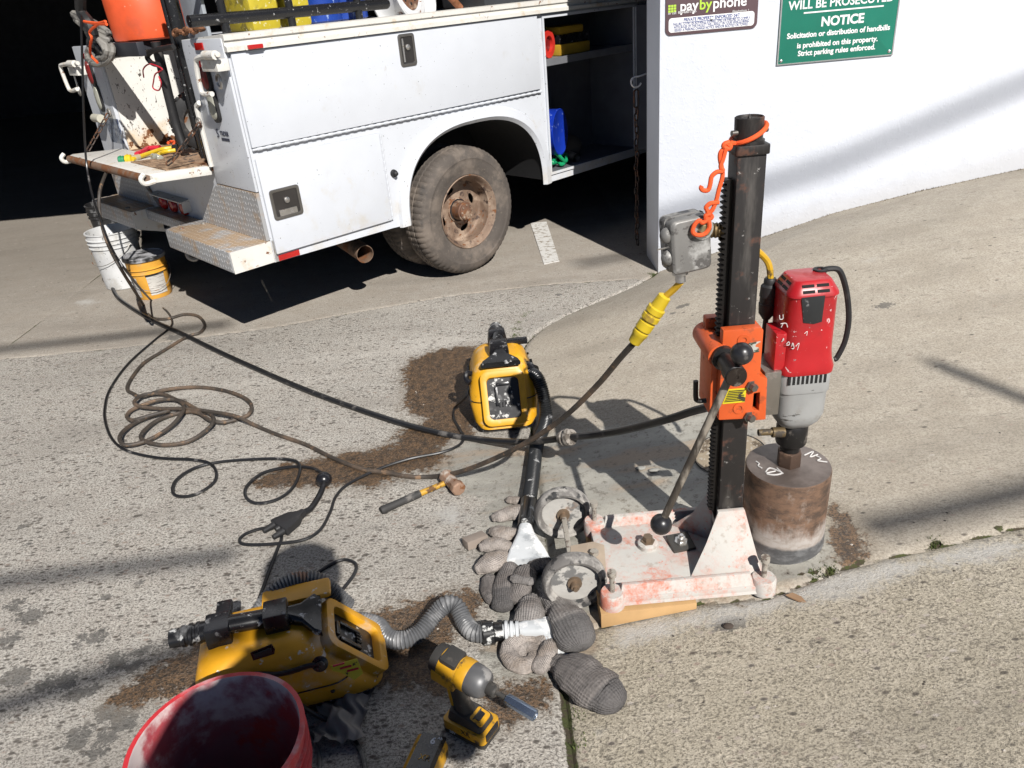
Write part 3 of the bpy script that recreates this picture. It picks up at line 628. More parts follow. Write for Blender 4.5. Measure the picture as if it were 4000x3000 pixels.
# bed
m = MB(); m.box(-1.345, 1.9, .432, 1.638, .875, .888); tb(m, 'bed_floor', pbr('rusty_bed_floor', (.34, .22, .14), .7, 0, [(RUST, 8, .45, .65), ((.08, .06, .05), 20, .55, .65)]))
m = MB(); m.box(-1.325, 1.9, 1.632, 1.64, .888, 1.455); tb(m, 'bed_side', TB); m = MB(); m.box(-1.325, 1.9, .424, .432, .888, 1.455); tb(m, 'bed_side', TB)
m = MB(); m.box(-1.36, 1.9, 1.60, 1.645, 1.44, 1.485); tb(m, 'bed_rail', pbr('dark_rail', (.03, .032, .04), .5)); m = MB(); m.box(1.9, 1.93, .43, 1.64, .88, 1.5); tb(m, 'bed_front', TW)
m = MB(); m.box(-1.345, UF, 1.645, 2.058, .455, 1.488); tb(m, 'far_side_box', TW)
m = MB(); m.tube([(-1.35, .418, .90), (-1.35, .418, 1.18), (-1.35, .41, 1.2), (-1.35, .37, 1.215)], .013, 8); tb(m, 'gate_jamb_bar', TR)
# tailgate
tg = MB(); tgm = Matrix.Translation((-1.345, 0, .895)) @ Matrix.Rotation(math.radians(4), 4, 'Y')
tg.prism([(-.32, -.04), (0, -.04), (0, .0), (-.02, .006), (-.30, .006), (-.32, .0)], -1.665, -.44, tgm @ XR); tgo = tb(tg, 'tailgate', TR, bevel=.004)
m = MB()
m.cyl((-.322, .44, -.02), (-.322, 1.665, -.02), .021, n=12, T=tgm); tb(m, 'gate_edge_roll', pbr('rusted_edge', (.20, .13, .09), .7, .2, [(RUST, 14, .4, .6)]), tgo)
for v in (.43, 1.675):
    m = MB(); m.tube(crom([(-.30, v, -.03), (-.35, v, -.035), (-.365, v, -.01), (-.345, v, .012)], 4), .012, 8, T=tgm); tb(m, 'gate_hook', TR, tgo)
m = MB(); m.box(-.22, -.03, .47, .95, .0065, .012, tgm); tb(m, 'rope_mat', pbr('brown_rope_mat', (.36, .24, .15), .9, 0, [((.16, .1, .06), 60, .45, .55, dict(stretch=(1, .2, 1)))]), tgo)
def chain(P, parent, L=.052, W=.026, r=.0045, mat=None):
    P = crom(P, 20); d = 0; acc = [P[0]]; step = L - 2.6 * r; i = 0
    for a, b in zip(P, P[1:]):
        d += (b - a).length
        if d >= step:
            t = (b - acc[-1]).normalized(); c = (acc[-1] + b) / 2; m = MB()
            T = frame(c, (0, 1, 0) if i % 2 else (1, 0, 0), t) @ Matrix.Rotation(math.pi / 2 * (i % 2), 4, 'Z')
            m.tube([T @ Vector(q) for q in link_mesh(L, W, r)], r, 6, True); tb(m, 'chain_link', mat or MRC, parent); acc.append(b); d = 0; i += 1
chain([rp(*zz(1285, 1060), -1.37), sp(*zz(1060, 1370), .45), sp(*zz(960, 1440), .44)], tgo); chain([rp(*zz(495, 980), -1.37), sp(*zz(380, 1190), 1.68), sp(*zz(300, 1330), 1.68)], tgo)
for q in (rp(*zz(1275, 1060), -1.36), rp(*zz(500, 975), -1.36)):
    m = MB(); m.tube([q + Vector((0, .022 * math.cos(t), .022 * math.sin(t))) for t in np.linspace(0, 6.28, 15)[:-1]], .006, 6, True); tb(m, 'chain_ring', TG, tgo)
c = rp(*zz(435, 1018), -1.36); m = MB(); m.cyl(c + Vector((-.02, .07, 0)), c + Vector((-.02, -.05, 0)), .026, n=12); tb(m, 'plate_lamp', pbr('ivory_plastic', (.5, .48, .4), .4))
c = rp(*zz(545, 1130), -1.345); m = MB(); m.cbox((-1.343, c.y, c.z), (.004, .22, .15)); lp = tb(m, 'licence_plate', pbr('dirty_plate', (.36, .42, .52), .5, 0, [((.03, .05, .12), 35, .5, .58), ((.6, .6, .6), 25, .55, .65)]))
# ---- wheels
def tyre_mb():
    n = 192; prof = [(.221, -.024), (.228, -.010), (.262, -.004), (.266, -.002), (.30, .0), (.318, .0), (.321, .002), (.345, -.003), (.366, -.014), (.380, -.030), (.388, -.050), (.388, -.075), (.380, -.078), (.380, -.084), (.389, -.087), (.389, -.120), (.381, -.122), (.381, -.128), (.389, -.13), (.388, -.16), (.38, -.18), (.36, -.20), (.30, -.215), (.24, -.21), (.221, -.19)]
    vs = []; fs = []; k = len(prof)
    for i in range(n):
        a = 2 * math.pi * i / n; notch = (i % 3 == 0)
        for r, z in prof:
            if notch and r > .379: r -= .005
            if notch and .362 < r < .379 and z > -.05: r -= .003; z -= .0015
            vs.append((r * math.cos(a), r * math.sin(a), z))
    for i in range(n):
        j = (i + 1) % n
        for q in range(k - 1): fs.append((i*k+q, j*k+q, j*k+q+1, i*k+q+1))
    m = MB(); m.add(vs, fs); return m
TYR = pbr('dusty_tyre_rubber', (.085, .072, .062), .85, 0, [((.17, .14, .115), 7, .40, .75), ((.045, .043, .042), 10, .56, .78, dict(amt=.6)), ((.24, .20, .16), 60, .6, .8, dict(amt=.4))], bump=[(90, .25, .004)])
RIM = pbr('brown_dusty_rim', (.20, .135, .095), .65, .25, [((.33, .245, .18), 8, .42, .68), ((.07, .045, .035), 22, .58, .7), (RUST, 30, .64, .7)], bump=[(60, .2, .003)])
def wheel(T, label=None):
    m = tyre_mb(); m.v = [tuple(T @ Vector(q)) for q in m.v]; t = tb(m, 'tyre', TYR)
    m = MB(); m.lathe([(.222, -.018), (.226, -.008), (.221, -.004), (.214, -.010), (.206, -.03), (.193, -.045), (.190, -.115), (.186, -.12), (.178, -.128), (.178, -.19), (.205, -.195), (.222, -.2)], 64, T, False); r = tb(m, 'rim', RIM, t)
    ring = lambda R, n_: [(R * math.cos(2 * math.pi * i / n_), R * math.sin(2 * math.pi * i / n_)) for i in range(n_)]
    holes = []
    for k in range(4):
        a = math.radians(20 + 90 * k); ho = []
        for i in range(14):
            b = 2 * math.pi * i / 14; rr = .132 + .018 * math.cos(b); aa = a + .27 * math.sin(b); ho.append((rr * math.cos(aa), rr * math.sin(aa)))
        holes.append(ho)
    m = MB(); m.sheet(ring(.186, 48), holes + [ring(.07, 24)], -.134, -.128, T); tb(m, 'wheel_disc', RIM, t)
    m = MB(); m.lathe([(.078, -.14), (.074, -.118), (.060, -.112), (.058, -.048), (.052, -.044), (.050, -.036), (.046, -.034), (.02, -.033), (.012, -.03), (1e-4, -.03)], 28, T); h = tb(m, 'hub', pbr('rusty_hub', (.16, .085, .055), .7, .3, [(RUST, 24, .45, .65), ((.33, .24, .17), 14, .5, .7)]), t)
    for k in range(8):
        a = 2 * math.pi * k / 8; m = MB(); m.lathe([(.0075, -.037), (.0075, -.029), (1e-4, -.029)], 6, T @ Matrix.Translation((.040 * math.cos(a), .040 * math.sin(a), 0))); tb(m, 'hub_bolt', RIM, t)
    return t
WT0 = Matrix.Translation((0, -.012, .39)) @ XR
wheel(WT0); m = tyre_mb(); T2 = Matrix.Translation((0, .26, .39)) @ XR; m.v = [tuple(T2 @ Vector(q)) for q in m.v]; tb(m, 'tyre', TYR)
for dv in (1.62, 1.88):
    m = tyre_mb(); T2 = Matrix.Translation((0, dv, .39)) @ XR; m.v = [tuple(T2 @ Vector(q)) for q in m.v]; tb(m, 'tyre', TYR)
m = MB(); m.cyl((0, .1, .39), (0, 1.9, .39), .07, n=12); tb(m, 'axle', pbr('undercoat', (.02, .02, .02), .8))
# exhaust
e0 = sp(*zz(500, 1090, 1200, 500), .10); e1_ = e0 + Vector((.10, .5, .03)); m = MB()
for rr in (.052,): m.lathe([(.052, 0), (.052, .5), (.049, .5), (.049, 0), (.052, 0)], 20, frame(e0, None, e1_ - e0), False)
tb(m, 'exhaust_pipe', pbr('rusty_exhaust', (.24, .16, .11), .7, .3, [(RUST, 12, .4, .7), ((.1, .07, .05), 30, .5, .7, dict(stretch=(1, 1, 1)))]))
# cab ahead of the bed
m = MB(); m.prism([(2.1, .5), (4.6, .5), (4.65, 1.15), (3.55, 1.25), (3.1, 1.95), (2.15, 2.0)], -1.95, -.12, XR); tb(m, 'cab', TW, bevel=.05)
m = MB(); m.prism([(2.35, 1.3), (3.3, 1.3), (3.02, 1.84), (2.4, 1.86)], -.118, -.112, XR); tb(m, 'cab_window', BLS)
m = tyre_mb(); T2 = Matrix.Translation((3.7, .12, .39)) @ XR; m.v = [tuple(T2 @ Vector(q)) for q in m.v]; tb(m, 'tyre', TYR)
# ================================================================ core drill rig
def P_(L, Y): return [ony(x, y, Y) for x, y in L]
def z2(x, y): return (2500 + x / 2.212, 1100 + y / 2.212)
def z1(x, y): return (2500 + x / 2.212, 400 + y / 2.212)
RZ = .07
rig = thing('core_drill_rig', 'orange core drill stand with tall black column, red motor and rusty core barrel', 'core drill', (.43, 1.76, RZ))
SLUR = (.50, .49, .455)
ORB = pbr('slurry_caked_orange_base', (.58, .10, .035), .55, 0, [((.50, .38, .33), 9, .30, .60, dict(up=.06, r=.7, rough=.9)), (SLUR, 10, .26, .60, dict(up=.02, r=.75, rough=.9, amt=.95)), ((.30, .24, .19), 30, .60, .74, dict(amt=.55)), ((.56, .13, .06), 5, .50, .74, dict(amt=.8, r=.85)), ((.60, .11, .04), 60, .66, .76, dict(amt=.6))], bump=[(45, .3, .004)])
ORC = pbr('greasy_orange_casting', (.62, .10, .022), .42, 0, [((.06, .03, .02), 16, .62, .72, dict(amt=.9)), ((.25, .06, .02), 40, .6, .75, dict(amt=.6))])
CLM = pbr('blackened_column_steel', (.034, .031, .030), .5, .5, [((.15, .138, .125), 11, .46, .80, dict(stretch=(2, 2, .35), rough=.5, metal=.4, amt=.6)), ((.09, .04, .025), 18, .58, .75), ((.35, .34, .32), 40, .72, .76, dict(amt=.6)), ((.42, .41, .38), 16, .66, .80, dict(grad=(2, .40, .16, .22), rough=.9))])
BLT = pbr('slurry_crusted_bolt', (.38, .35, .30), .7, .3, [((.14, .11, .09), 50, .5, .65)])
m = MB(); m.prism([(.205, 1.60), (.225, 1.582), (.63, 1.582), (.658, 1.60), (.658, 1.92), (.64, 1.938), (.215, 1.938), (.20, 1.92)], RZ, .098); base = m.build('base_plate', ORB, rig, bevel=.006)
for y0, y1, yi in ((1.578, 1.602, 1.632), (1.942, 1.918, 1.888)):
    m = MB(); m.loft([[(.235, y0, RZ + .004), (.62, y0, RZ + .004), (.62, yi, RZ + .004), (.235, yi, RZ + .004)], [(.25, y1, .129), (.60, y1, .129), (.605, y1 + (yi - y1) * .45, .127), (.25, y1 + (yi - y1) * .45, .127)]]); m.build('base_rim', ORB, rig, bevel=.004)
for x, y in ((.222, 1.598), (.64, 1.602), (.217, 1.917), (.64, 1.92)):
    m = MB(); m.lathe([(.034, RZ - .004), (.034, .108), (.030, .114), (1e-4, .114)], 20, Matrix.Translation((x, y, 0))); b_ = m.build('corner_boss', ORB, rig)
    m = MB(); pr = [(.0078 if i % 2 else .0066, .08 + i * .0045) for i in range(20)]; m.lathe(pr + [(.0125, .168), (.0125, .183), (1e-4, .183)], 10, Matrix.Translation((x, y, 0))); m.build('levelling_bolt', BLT, b_)
for sgn in (-1, 1):
    yb = 1.76 + sgn * .036; m = MB()
    bot = [(.445, 1.76 + sgn * .12, .095), (.645, 1.76 + sgn * .150, .095), (.645, yb, .095), (.54, yb, .095)]
    top = [(.538, yb + sgn * .014, .262), (.613, yb + sgn * .014, .262), (.613, yb, .262), (.538, yb, .262)]
    mid = [tuple(np.array(b) * .45 + np.array(t) * .55 + np.array((.004, -sgn * .008, -.012))) for b, t in zip(bot, top)]
    m.loft([bot, mid, top]); m.build('column_gusset', ORB, rig, bevel=.004)
m = MB(); m.lathe([(.03, .096), (.03, .112), (.024, .116), (1e-4, .116)], 18, Matrix.Translation((.358, 1.79, 0))); bo = m.build('anchor_boss', ORB, rig)
m = MB(); m.lathe([(.021, .116), (.021, .120), (.014, .120), (.014, .136), (1e-4, .136)], 6, Matrix.Translation((.358, 1.79, 0))); m.build('anchor_bolt', pbr('brown_bolt', (.22, .16, .11), .5, .5), bo)
m = MB(); T = Matrix.Translation((.455, 1.785, .105)) @ Matrix.Rotation(.15, 4, 'Z') @ Matrix.Rotation(.12, 4, 'X'); m.cbox((0, 0, 0), (.068, .068, .010), T); sq = m.build('square_washer', pbr('dark_steel_plate', (.10, .095, .085), .5, .6), rig, bevel=.002)
m = MB(); m.lathe([(.020, .005), (.020, .009), (.0115, .009), (.0115, .022), (.006, .022), (.006, .032), (1e-4, .032)], 6, T); m.build('anchor_nut', CHR, sq)
# transport wheels
WHR = pbr('slurry_crusted_wheel', (.16, .15, .14), .8, 0, [((.38, .36, .33), 13, .46, .66), ((.04, .04, .04), 20, .56, .66)], bump=[(70, .4, .004)]); WHF = pbr('pale_crusted_disc', (.42, .405, .375), .8, 0, [((.10, .10, .10), 16, .54, .64, dict(amt=.85)), ((.45, .28, .17), 9, .60, .75, dict(amt=.6))], bump=[(70, .4, .004)])
for yc in (1.668, 1.985):
    T = Matrix.Translation((.125, yc, .101)) @ XR @ Matrix.Diagonal((1.09, 1.09, 1.35, 1))
    m = MB(); m.lathe([(.0, .004), (.014, .004), (.062, .002), (.066, .006), (.068, .016), (.076, .018), (.083, .012), (.085, 0), (.083, -.012), (.076, -.018), (.068, -.016), (.066, -.006), (.062, -.002), (.014, -.004), (.0, -.004)][:], 40, T, False); wq = m.build('transport_wheel', WHR, rig)
    m = MB(); m.lathe([(1e-4, .0052), (.014, .0052), (.061, .0034), (.063, .002)], 36, T, False); m.build('wheel_face', WHF, wq)
    m = MB(); m.lathe([(.019, .005), (.019, .012), (.011, .012), (.011, .024), (.006, .024), (.006, .030), (1e-4, .030)], 12, T); m.build('axle_nut', pbr('brown_bolt', (.22, .16, .11), .5, .5), wq)
m = MB(); m.cbox((.125, 1.826, .101), (.016, .29, .014)); m.build('axle_bar', BLT, rig, bevel=.003)
m = MB(); m.prism([(.12, 1.72), (.22, 1.70), (.23, 1.80), (.20, 1.82), (.13, 1.81)], .100, .110); wb = m.build('wheel_bracket', pbr('tan_slurry_steel', (.40, .32, .24), .8), rig, bevel=.002)
m = MB(); m.lathe([(.013, .110), (.013, .124), (1e-4, .124)], 6, Matrix.Translation((.195, 1.76, 0))); m.build('bracket_bolt', BLT, wb)
# column
CX0, CX1, CY0, CY1 = .545, .611, 1.727, 1.797
m = MB(); m.box(CX0, CX1, CY0, CY1, .09, 1.236); m.build('column', CLM, rig, bevel=.0035)
m = MB(); n_ = 0; prof = [(.0, .20)]
zt = .24; pf = []
while zt < 1.165: pf += [(0, zt), (-.0095, zt + .0035), (-.0095, zt + .0060), (0, zt + .0095)]; zt += .0128
poly = [(CX0 - .0005, .2)] + [(CX0 - .012 + a, b) for a, b in pf] + [(CX0 - .0005, 1.17)]
m.prism(poly, -1.775, -1.748, XR); m.build('gear_rack', pbr('greased_rack', (.02, .018, .017), .45, .6), rig)
m = MB(); m.prism(rrect(.078, .082, .008), 1.226, 1.248, Matrix.Translation((.578, 1.762, 0))); m.build('column_cap', CLM, rig, bevel=.003)
m = MB(); m.lathe([(.036, 1.248), (.036, 1.254), (.0315, 1.256), (.0325, 1.302), (.0300, 1.304), (.0285, 1.299), (.006, 1.297), (1e-4, 1.31)], 32, Matrix.Translation((.578, 1.762, 0))); co_ = m.build('jack_screw', CLM, rig)
m = MB(); m.cyl((.536, 1.75, 1.272), (.622, 1.768, 1.272), .0065, n=10); m.build('cross_pin', pbr('dull_pewter', (.20, .19, .175), .4, .8), co_)
# carriage
poly = [(v.x, v.z) for v in P_([(2825, 1292), (2977, 1279), (2969, 1470), (2999, 1480), (2992, 1640), (2945, 1644), (2938, 1636), (2807, 1642), (2812, 1500), (2818, 1400)], 1.695)]
hole = [(v.x, v.z) for v in P_([(2946, 1538), (2968, 1534), (2964, 1606), (2940, 1600)], 1.695)]
m = MB(); m.sheet(poly, [hole], -1.722, -1.695, XR); m.sheet
car = m.build('carriage', ORC, rig, bevel=.004)
m = MB(); a = P_([(2812, 1292), (2812, 1640)], 1.695); m.box(.505, .5445, 1.7225, 1.83, a[1].z, a[0].z - .09); m.box(.6115, .648, 1.7225, 1.83, .562, .665); m.box(.6115, .632, 1.7225, 1.83, .6655, .80); m.box(.5085, .632, 1.8005, 1.83, .565, .81); m.build('carriage_guide', ORC, rig, bevel=.004)
m = MB(); m.prism([(v.x, v.z) for v in P_([(2938, 1536), (2970, 1532), (2966, 1608), (2936, 1602)], 1.705)], -1.7235, -1.7225, XR); m.build('carriage_pocket', HOLE, car)
sx_, sz_ = .517, .752
m = MB(); m.cyl((sx_, 1.845, sz_), (sx_, 1.690, sz_), .031, n=24); m.build('shaft_housing', ORC, rig, bevel=.003)
m = MB(); m.lathe([(.030, 0), (.030, .018), (.022, .020), (.022, .075), (.026, .078), (.026, .110), (.022, .113), (1e-4, .113)], 24, Matrix.Translation((sx_ + .006, 1.692, sz_)) @ XR); hub = m.build('pinion_shaft', pbr('black_oxide', (.022, .021, .021), .4, .5, [((.16, .14, .12), 20, .58, .75)]), rig)
m = MB(); m.lathe([(.024, 0), (.024, .003), (.005, .003), (.005, .001), (1e-4, .001)], 20, Matrix.Translation((sx_ + .006, 1.5788, sz_)) @ XR); m.build('shaft_end', pbr('worn_dark_end', (.05, .04, .035), .35, .7, [((.2, .18, .15), 14, .55, .7)]), hub)
lo = Vector((.357, 1.61, .318)); hb = Vector((sx_ + .006, 1.61, sz_)); dv = (hb - lo).normalized()
m = MB(); m.cyl(lo, hb + dv * .055, .0098, n=12); cr = m.build('crank_lever', pbr('worn_lever_steel', (.10, .085, .07), .5, .6, [((.25, .22, .18), 20, .52, .7, dict(stretch=(1, 1, .3)))]), rig)
BAL = pbr('black_phenolic', (.018, .018, .02), .32, 0, [((.12, .11, .1), 30, .6, .75, dict(amt=.6))])
m = MB(); m.ball(lo, .0285); m.build('lever_knob', BAL, cr); m = MB(); m.ball(hb + dv * .062 + Vector((-.012, -.028, 0)), .0265); m.build('lever_knob', BAL, cr)
for px, py in (z2(893, 505), z2(855, 1092)):
    q = ony(px, py, 1.6955); m = MB(); m.lathe([(.0155, 0), (.0155, .003), (.0075, .003), (.006, -.004), (1e-4, -.004)], 16, Matrix.Translation(q) @ XR); m.build('carriage_plug', ORC, car)
for px, py in (z2(955, 900), z2(935, 1165)):
    q = ony(px, py, 1.6955); m = MB(); m.lathe([(.015, 0), (.015, .004), (.0105, .004), (.0105, .018), (1e-4, .018)], 6, Matrix.Translation(q) @ XR @ Matrix.Rotation(.4, 4, 'Y')); m.build('clamp_bolt', pbr('dull_pewter', (.20, .19, .175), .4, .8), car)
q = [ony(*z2(*p), 1.6945) for p in ((765, 930), (920, 918), (905, 1040), (710, 1058))]; m = MB(); m.prism([(v.x, v.z) for v in q], -1.6948, -1.6935 + .0002 - .0008 + .0004, XR)
YL = pbr('yellow_label', (.62, .52, .02), .5, 0, [((.05, .045, .02), 20, .62, .66)]); lab = m.build('warning_label', YL, car)
for i in range(7):
    m = MB(); a = q[0].lerp(q[3], (i + 1) / 8.5); b = q[1].lerp(q[2], (i + 1) / 8.5); a = a.lerp(b, .05); b = b.lerp(a, .08 + .05 * (i % 3)); m.tube([a + Vector((0, -.0022, 0)), b + Vector((0, -.0022, 0))], .0011, 4); m.build('printed_line', BLK, lab)
q = [ony(*z2(*p), 1.6945) for p in ((915, 535), (1040, 515), (1030, 605), (958, 618), (935, 560))]; m = MB(); m.prism([(v.x, v.z) for v in q], -1.6948, -1.6935, XR); m.build('maker_decal', pbr('torn_white_decal', (.5, .5, .45), .5, 0, [((.05, .06, .04), 40, .5, .54), ((.55, .12, .03), 22, .56, .62)]), car)
q = [ony(x, y, Y) for (x, y), Y in ((z2(482, 858), 1.76), (z2(482, 1000), 1.76), (z2(500, 1028), 1.76), (z2(540, 1030), 1.76), (z2(640, 1022), 1.75))]; m = MB(); m.tube(crom(q, 5), .0068, 8); m.build('lock_lever', pbr('black_oxide', (.022, .021, .021), .4, .5), rig)
# motor and gearbox
AX = Vector((.760, 1.80, 0))
def ring(w_, d_, r_, z, ox=0, oy=0): return [(AX.x + ox + x, AX.y + oy + y, z) for x, y in rrect(w_, d_, r_, 5)]
GRY = pbr('chipped_grey_casting', (.36, .365, .36), .45, .15, [((.20, .17, .13), 8, .55, .75, dict(amt=.6)), ((.07, .065, .06), 22, .655, .68, dict(stretch=(.4, .4, 2))), ((.58, .57, .54), 20, .68, .76, dict(stretch=(.4, .4, 2)))])
RDM = pbr('glossy_red_housing', (.42, .011, .016), .36, 0, [((.30, .01, .012), 6, .5, .7, dict(amt=.7)), ((.62, .42, .42), 26, .715, .74, dict(dist=2)), ((.22, .2, .2), 40, .74, .77)], Coat_Weight=.25)
m = MB(); m.loft([ring(.05, .05, .024, .474), ring(.085, .085, .03, .482), ring(.118, .118, .035, .505), ring(.130, .132, .035, .53), ring(.132, .134, .035, .60), ring(.136, .138, .03, .602), ring(.136, .138, .03, .655)]); gb = m.build('gearbox', GRY, rig, bevel=.002)
for i in range(9):
    m = MB(); xx = AX.x - .048 + .0115 * i; m.box(xx - .0032, xx + .0032, AX.y - .0702, AX.y - .06, .632, .6545); m.build('vent_slot', HOLE, gb)
m = MB(); m.loft([ring(.142, .142, .03, .656), ring(.145, .145, .032, .672), ring(.136, .138, .034, .69), ring(.130, .134, .034, .72), ring(.128, .132, .034, .865), ring(.132, .136, .03, .868), ring(.128, .132, .03, .876), ring(.096, .096, .02, .903), ring(.088, .088, .018, .905)]); mo = m.build('motor_housing', RDM, rig, bevel=.0015)
for sd in ('front', 'left'):
    for i in range(2):
        for j in range(2):
            s_ = (.878 + .0105 * j); inset = .064 - (.876 + .012 * j + .004 - .876) * .62 * 1.0
            t = -.018 + .036 * i; k = .8885 + .0105 * (j - .5) * 1.15; dd = .0665 - (k - .876) * (.0185 / .027)
            T = (Matrix.Translation((AX.x + t, AX.y - dd - .0006, k)) if sd == 'front' else Matrix.Translation((AX.x - dd + .0014, AX.y + t, k)))
            R_ = Matrix.Rotation(math.radians(-34), 4, 'X') if sd == 'front' else Matrix.Rotation(math.radians(90), 4, 'Z') @ Matrix.Rotation(math.radians(34), 4, 'X')
            m = MB(); m.cbox((0, 0, 0), (.029, .0022, .0075), T @ R_); m.build('vent_slot', HOLE, mo)
q = [ony(*z2(*p), AX.y - .0668) for p in ((1395, 140), (1600, 118), (1570, 345), (1500, 365), (1410, 355))]; m = MB(); m.prism([(v.x, v.z) for v in q], -(AX.y - .0664), -(AX.y - .0685), XR); m.build('name_plate', pbr('scuffed_black_plate', (.022, .024, .026), .35, 0, [((.2, .2, .2), 22, .62, .7)]), mo, bevel=.0006)
WSC = pbr('white_marker', (.62, .6, .58), .6)
def scr(P, Y, r=.0011, par=mo):
    m = MB(); m.tube(crom([ony(*z2(*p), Y) for p in P], 4), r, 5); m.build('marker_scrawl', WSC, par)
fy = AX.y - .0672
for L in ([(1235, 285), (1235, 320), (1210, 325), (1205, 290)], [(1215, 365), (1260, 360), (1275, 395)], [(1235, 365), (1220, 395)], [(1240, 510), (1240, 490), (1225, 520)], [(1265, 540), (1285, 520), (1290, 545), (1265, 550)], [(1310, 560), (1320, 530), (1330, 575), (1310, 580)], [(1345, 560), (1375, 530), (1360, 590)], [(1420, 450), (1445, 430), (1440, 465)], [(1510, 700), (1540, 715)]):
    scr(L, fy + (.006 if L[0][0] < 1250 else .001))
m = MB(); q = P_([z2(1095, 470), z2(1215, 530), z2(1170, 740), z2(1070, 690)], 1.735); m.box(.672, .70, 1.742, 1.82, .672, .775); m.build('switch_cover', RDM, rig, bevel=.004)
m = MB(); m.box(.6485, .692, 1.735, 1.85, .545, .672); m.build('mount_plate', pbr('bare_mount_steel', (.30, .28, .25), .38, .8, [((.12, .09, .07), 12, .52, .68)]), rig, bevel=.003)
m = MB(); m.cyl((.682, 1.742, .487), (.715, 1.742, .484), .014, n=12); m.cyl((.645, 1.742, .49), (.682, 1.742, .488), .009, n=10); m.build('water_valve', pbr('old_brass', (.14, .10, .05), .55, .5, [((.05, .04, .03), 30, .45, .6)]), rig)
m = MB(); m.lathe([(.018, .386), (.026, .388), (.026, .412), (.040, .414), (.042, .42), (.042, .468), (.038, .478)], 28, Matrix.Translation(AX)); m.build('spindle', pbr('black_oxide', (.022, .021, .021), .4, .5), rig)
HXB = pbr('brown_barrel_steel', (.115, .075, .055), .5, .5, [((.20, .12, .075), 14, .5, .7), ((.05, .04, .035), 30, .58, .7)])
m = MB(); m.lathe([(.034, .338), (.034, .386), (.026, .389), (1e-4, .389)], 6, Matrix.Translation(AX) @ Matrix.Rotation(.3, 4, 'Z')); m.build('barrel_nut', HXB, rig, bevel=.002)
def bitmat():
    N = NT('core_barrel_steel'); z = N.xyz(2); n = N.noise(9, 5, .65, (1, 1, .5)); st = N.noise(14, 5, .75, (1, 1, 2.2), 4)
    c = N.mix(N.ramp(st, .35, .65), (.095, .066, .05), (.24, .145, .095)); c = N.mix(N.ramp(N.noise(20, 6, .75, (1, 1, .6), 8), .56, .68), c, (.27, .205, .165))
    up = N.n('SeparateXYZ'); N.l(N.n('NewGeometry').outputs['Normal'], up.inputs[0]); topf = N.ramp(up.outputs[2], .8, .95)
    c = N.mix(topf, c, N.mix(N.ramp(n, .35, .65), (.115, .092, .08), (.20, .165, .145)))
    zz_ = N.math('ADD', z, N.math('MULTIPLY', N.math('SUBTRACT', N.noise(22, 5, .75, (1, 1, .45), 12), .5), .13))
    f1 = N.ramp(zz_, .135, .075); c = N.mix(f1, c, N.mix(N.ramp(st, .4, .6), (.30, .26, .225), (.38, .345, .315)))
    z3 = N.math('ADD', z, N.math('MULTIPLY', N.math('SUBTRACT', n, .5), .03)); f2 = N.ramp(z3, .062, .050)
    c = N.mix(f2, c, N.mix(N.ramp(st, .4, .62), (.075, .075, .076), (.155, .155, .155))); r = N.mixf(f1, .5, .8); r = N.mixf(f2, r, .4)
    return N.out(c, r, N.mixf(f1, .35, 0.0), N.bump(st, .3, .002))
m = MB(); m.lathe([(.1185, -.02), (.1185, .105), (.1165, .110), (.1165, .333), (.1145, .338), (.110, .340), (.04, .341), (1e-4, .341)], 72, Matrix.Translation(AX), False); bit = m.build('core_barrel', bitmat(), rig)
TAG = pbr('white_marker', (.62, .6, .58), .6)
def tscr(P, r=.0022):
    m = MB(); m.tube(crom([onz(2700 + x * .5877, 1700 + y * .5877, .342) + Vector((-.017, 0, 0)) for x, y in P], 4), r, 5); m.build('marker_scrawl', TAG, bit)
for L in ([(535, 240), (560, 215), (610, 230), (640, 250), (590, 260), (540, 250), (600, 235)], [(610, 215), (650, 250)], [(790, 130), (850, 105), (830, 140), (880, 125)], [(860, 130), (900, 150), (880, 165), (945, 175)], [(470, 170), (490, 185), (485, 200), (510, 215)]): tscr(L)
# switch box on the column
bc = ony(2678, 945, 1.765); BXM = Matrix.Translation(bc) @ Matrix.Rotation(math.radians(-4), 4, 'Y') @ Matrix.Rotation(math.radians(12), 4, 'Z')
BXC = pbr('cast_switch_box', (.21, .205, .195), .5, .35, [((.36, .355, .34), 16, .5, .68), ((.09, .085, .08), 40, .56, .66)], bump=[(120, .25, .002)])
def bring(w_, h_, y, ox=0): return [(x + ox, y, z) for x, z in rrect(w_, h_, .014, 4)]
m = MB(); m.loft([bring(.088, .122, -.036), bring(.1, .132, -.030), bring(.1, .132, .034), bring(.09, .12, .04)], BXM); bx = m.build('switch_box', BXC, rig, bevel=.002)
m = MB(); m.loft([bring(.104, .136, .0), bring(.104, .136, .006)], BXM); m.build('box_seam', BXC, bx, bevel=.001)
for zz_ in (.03, -.025):
    m = MB(); m.ball((-.052, -.012, zz_), .017, 14, BXM, (1, 1, 1.15)); m.build('box_lug', BXC, bx)
m = MB(); m.cyl((-.05, -.02, .004), (-.085, -.03, .008), .0022, n=6, T=BXM); m.build('toggle', CHR, bx)
T = BXM @ Matrix.Translation((.028, -.0365, .035)) @ XR
m = MB(); m.lathe([(.0255, 0), (.0255, .003), (.011, .003), (1e-4, .003)], 22, T); wsh = m.build('washer', pbr('bright_zinc', (.58, .58, .56), .35, .7), bx)
m = MB(); m.lathe([(.0155, .003), (.0155, .014), (.013, .016), (1e-4, .016)], 6, T); m.build('bolt_head', pbr('yellow_zinc', (.40, .34, .19), .35, .8), bx)
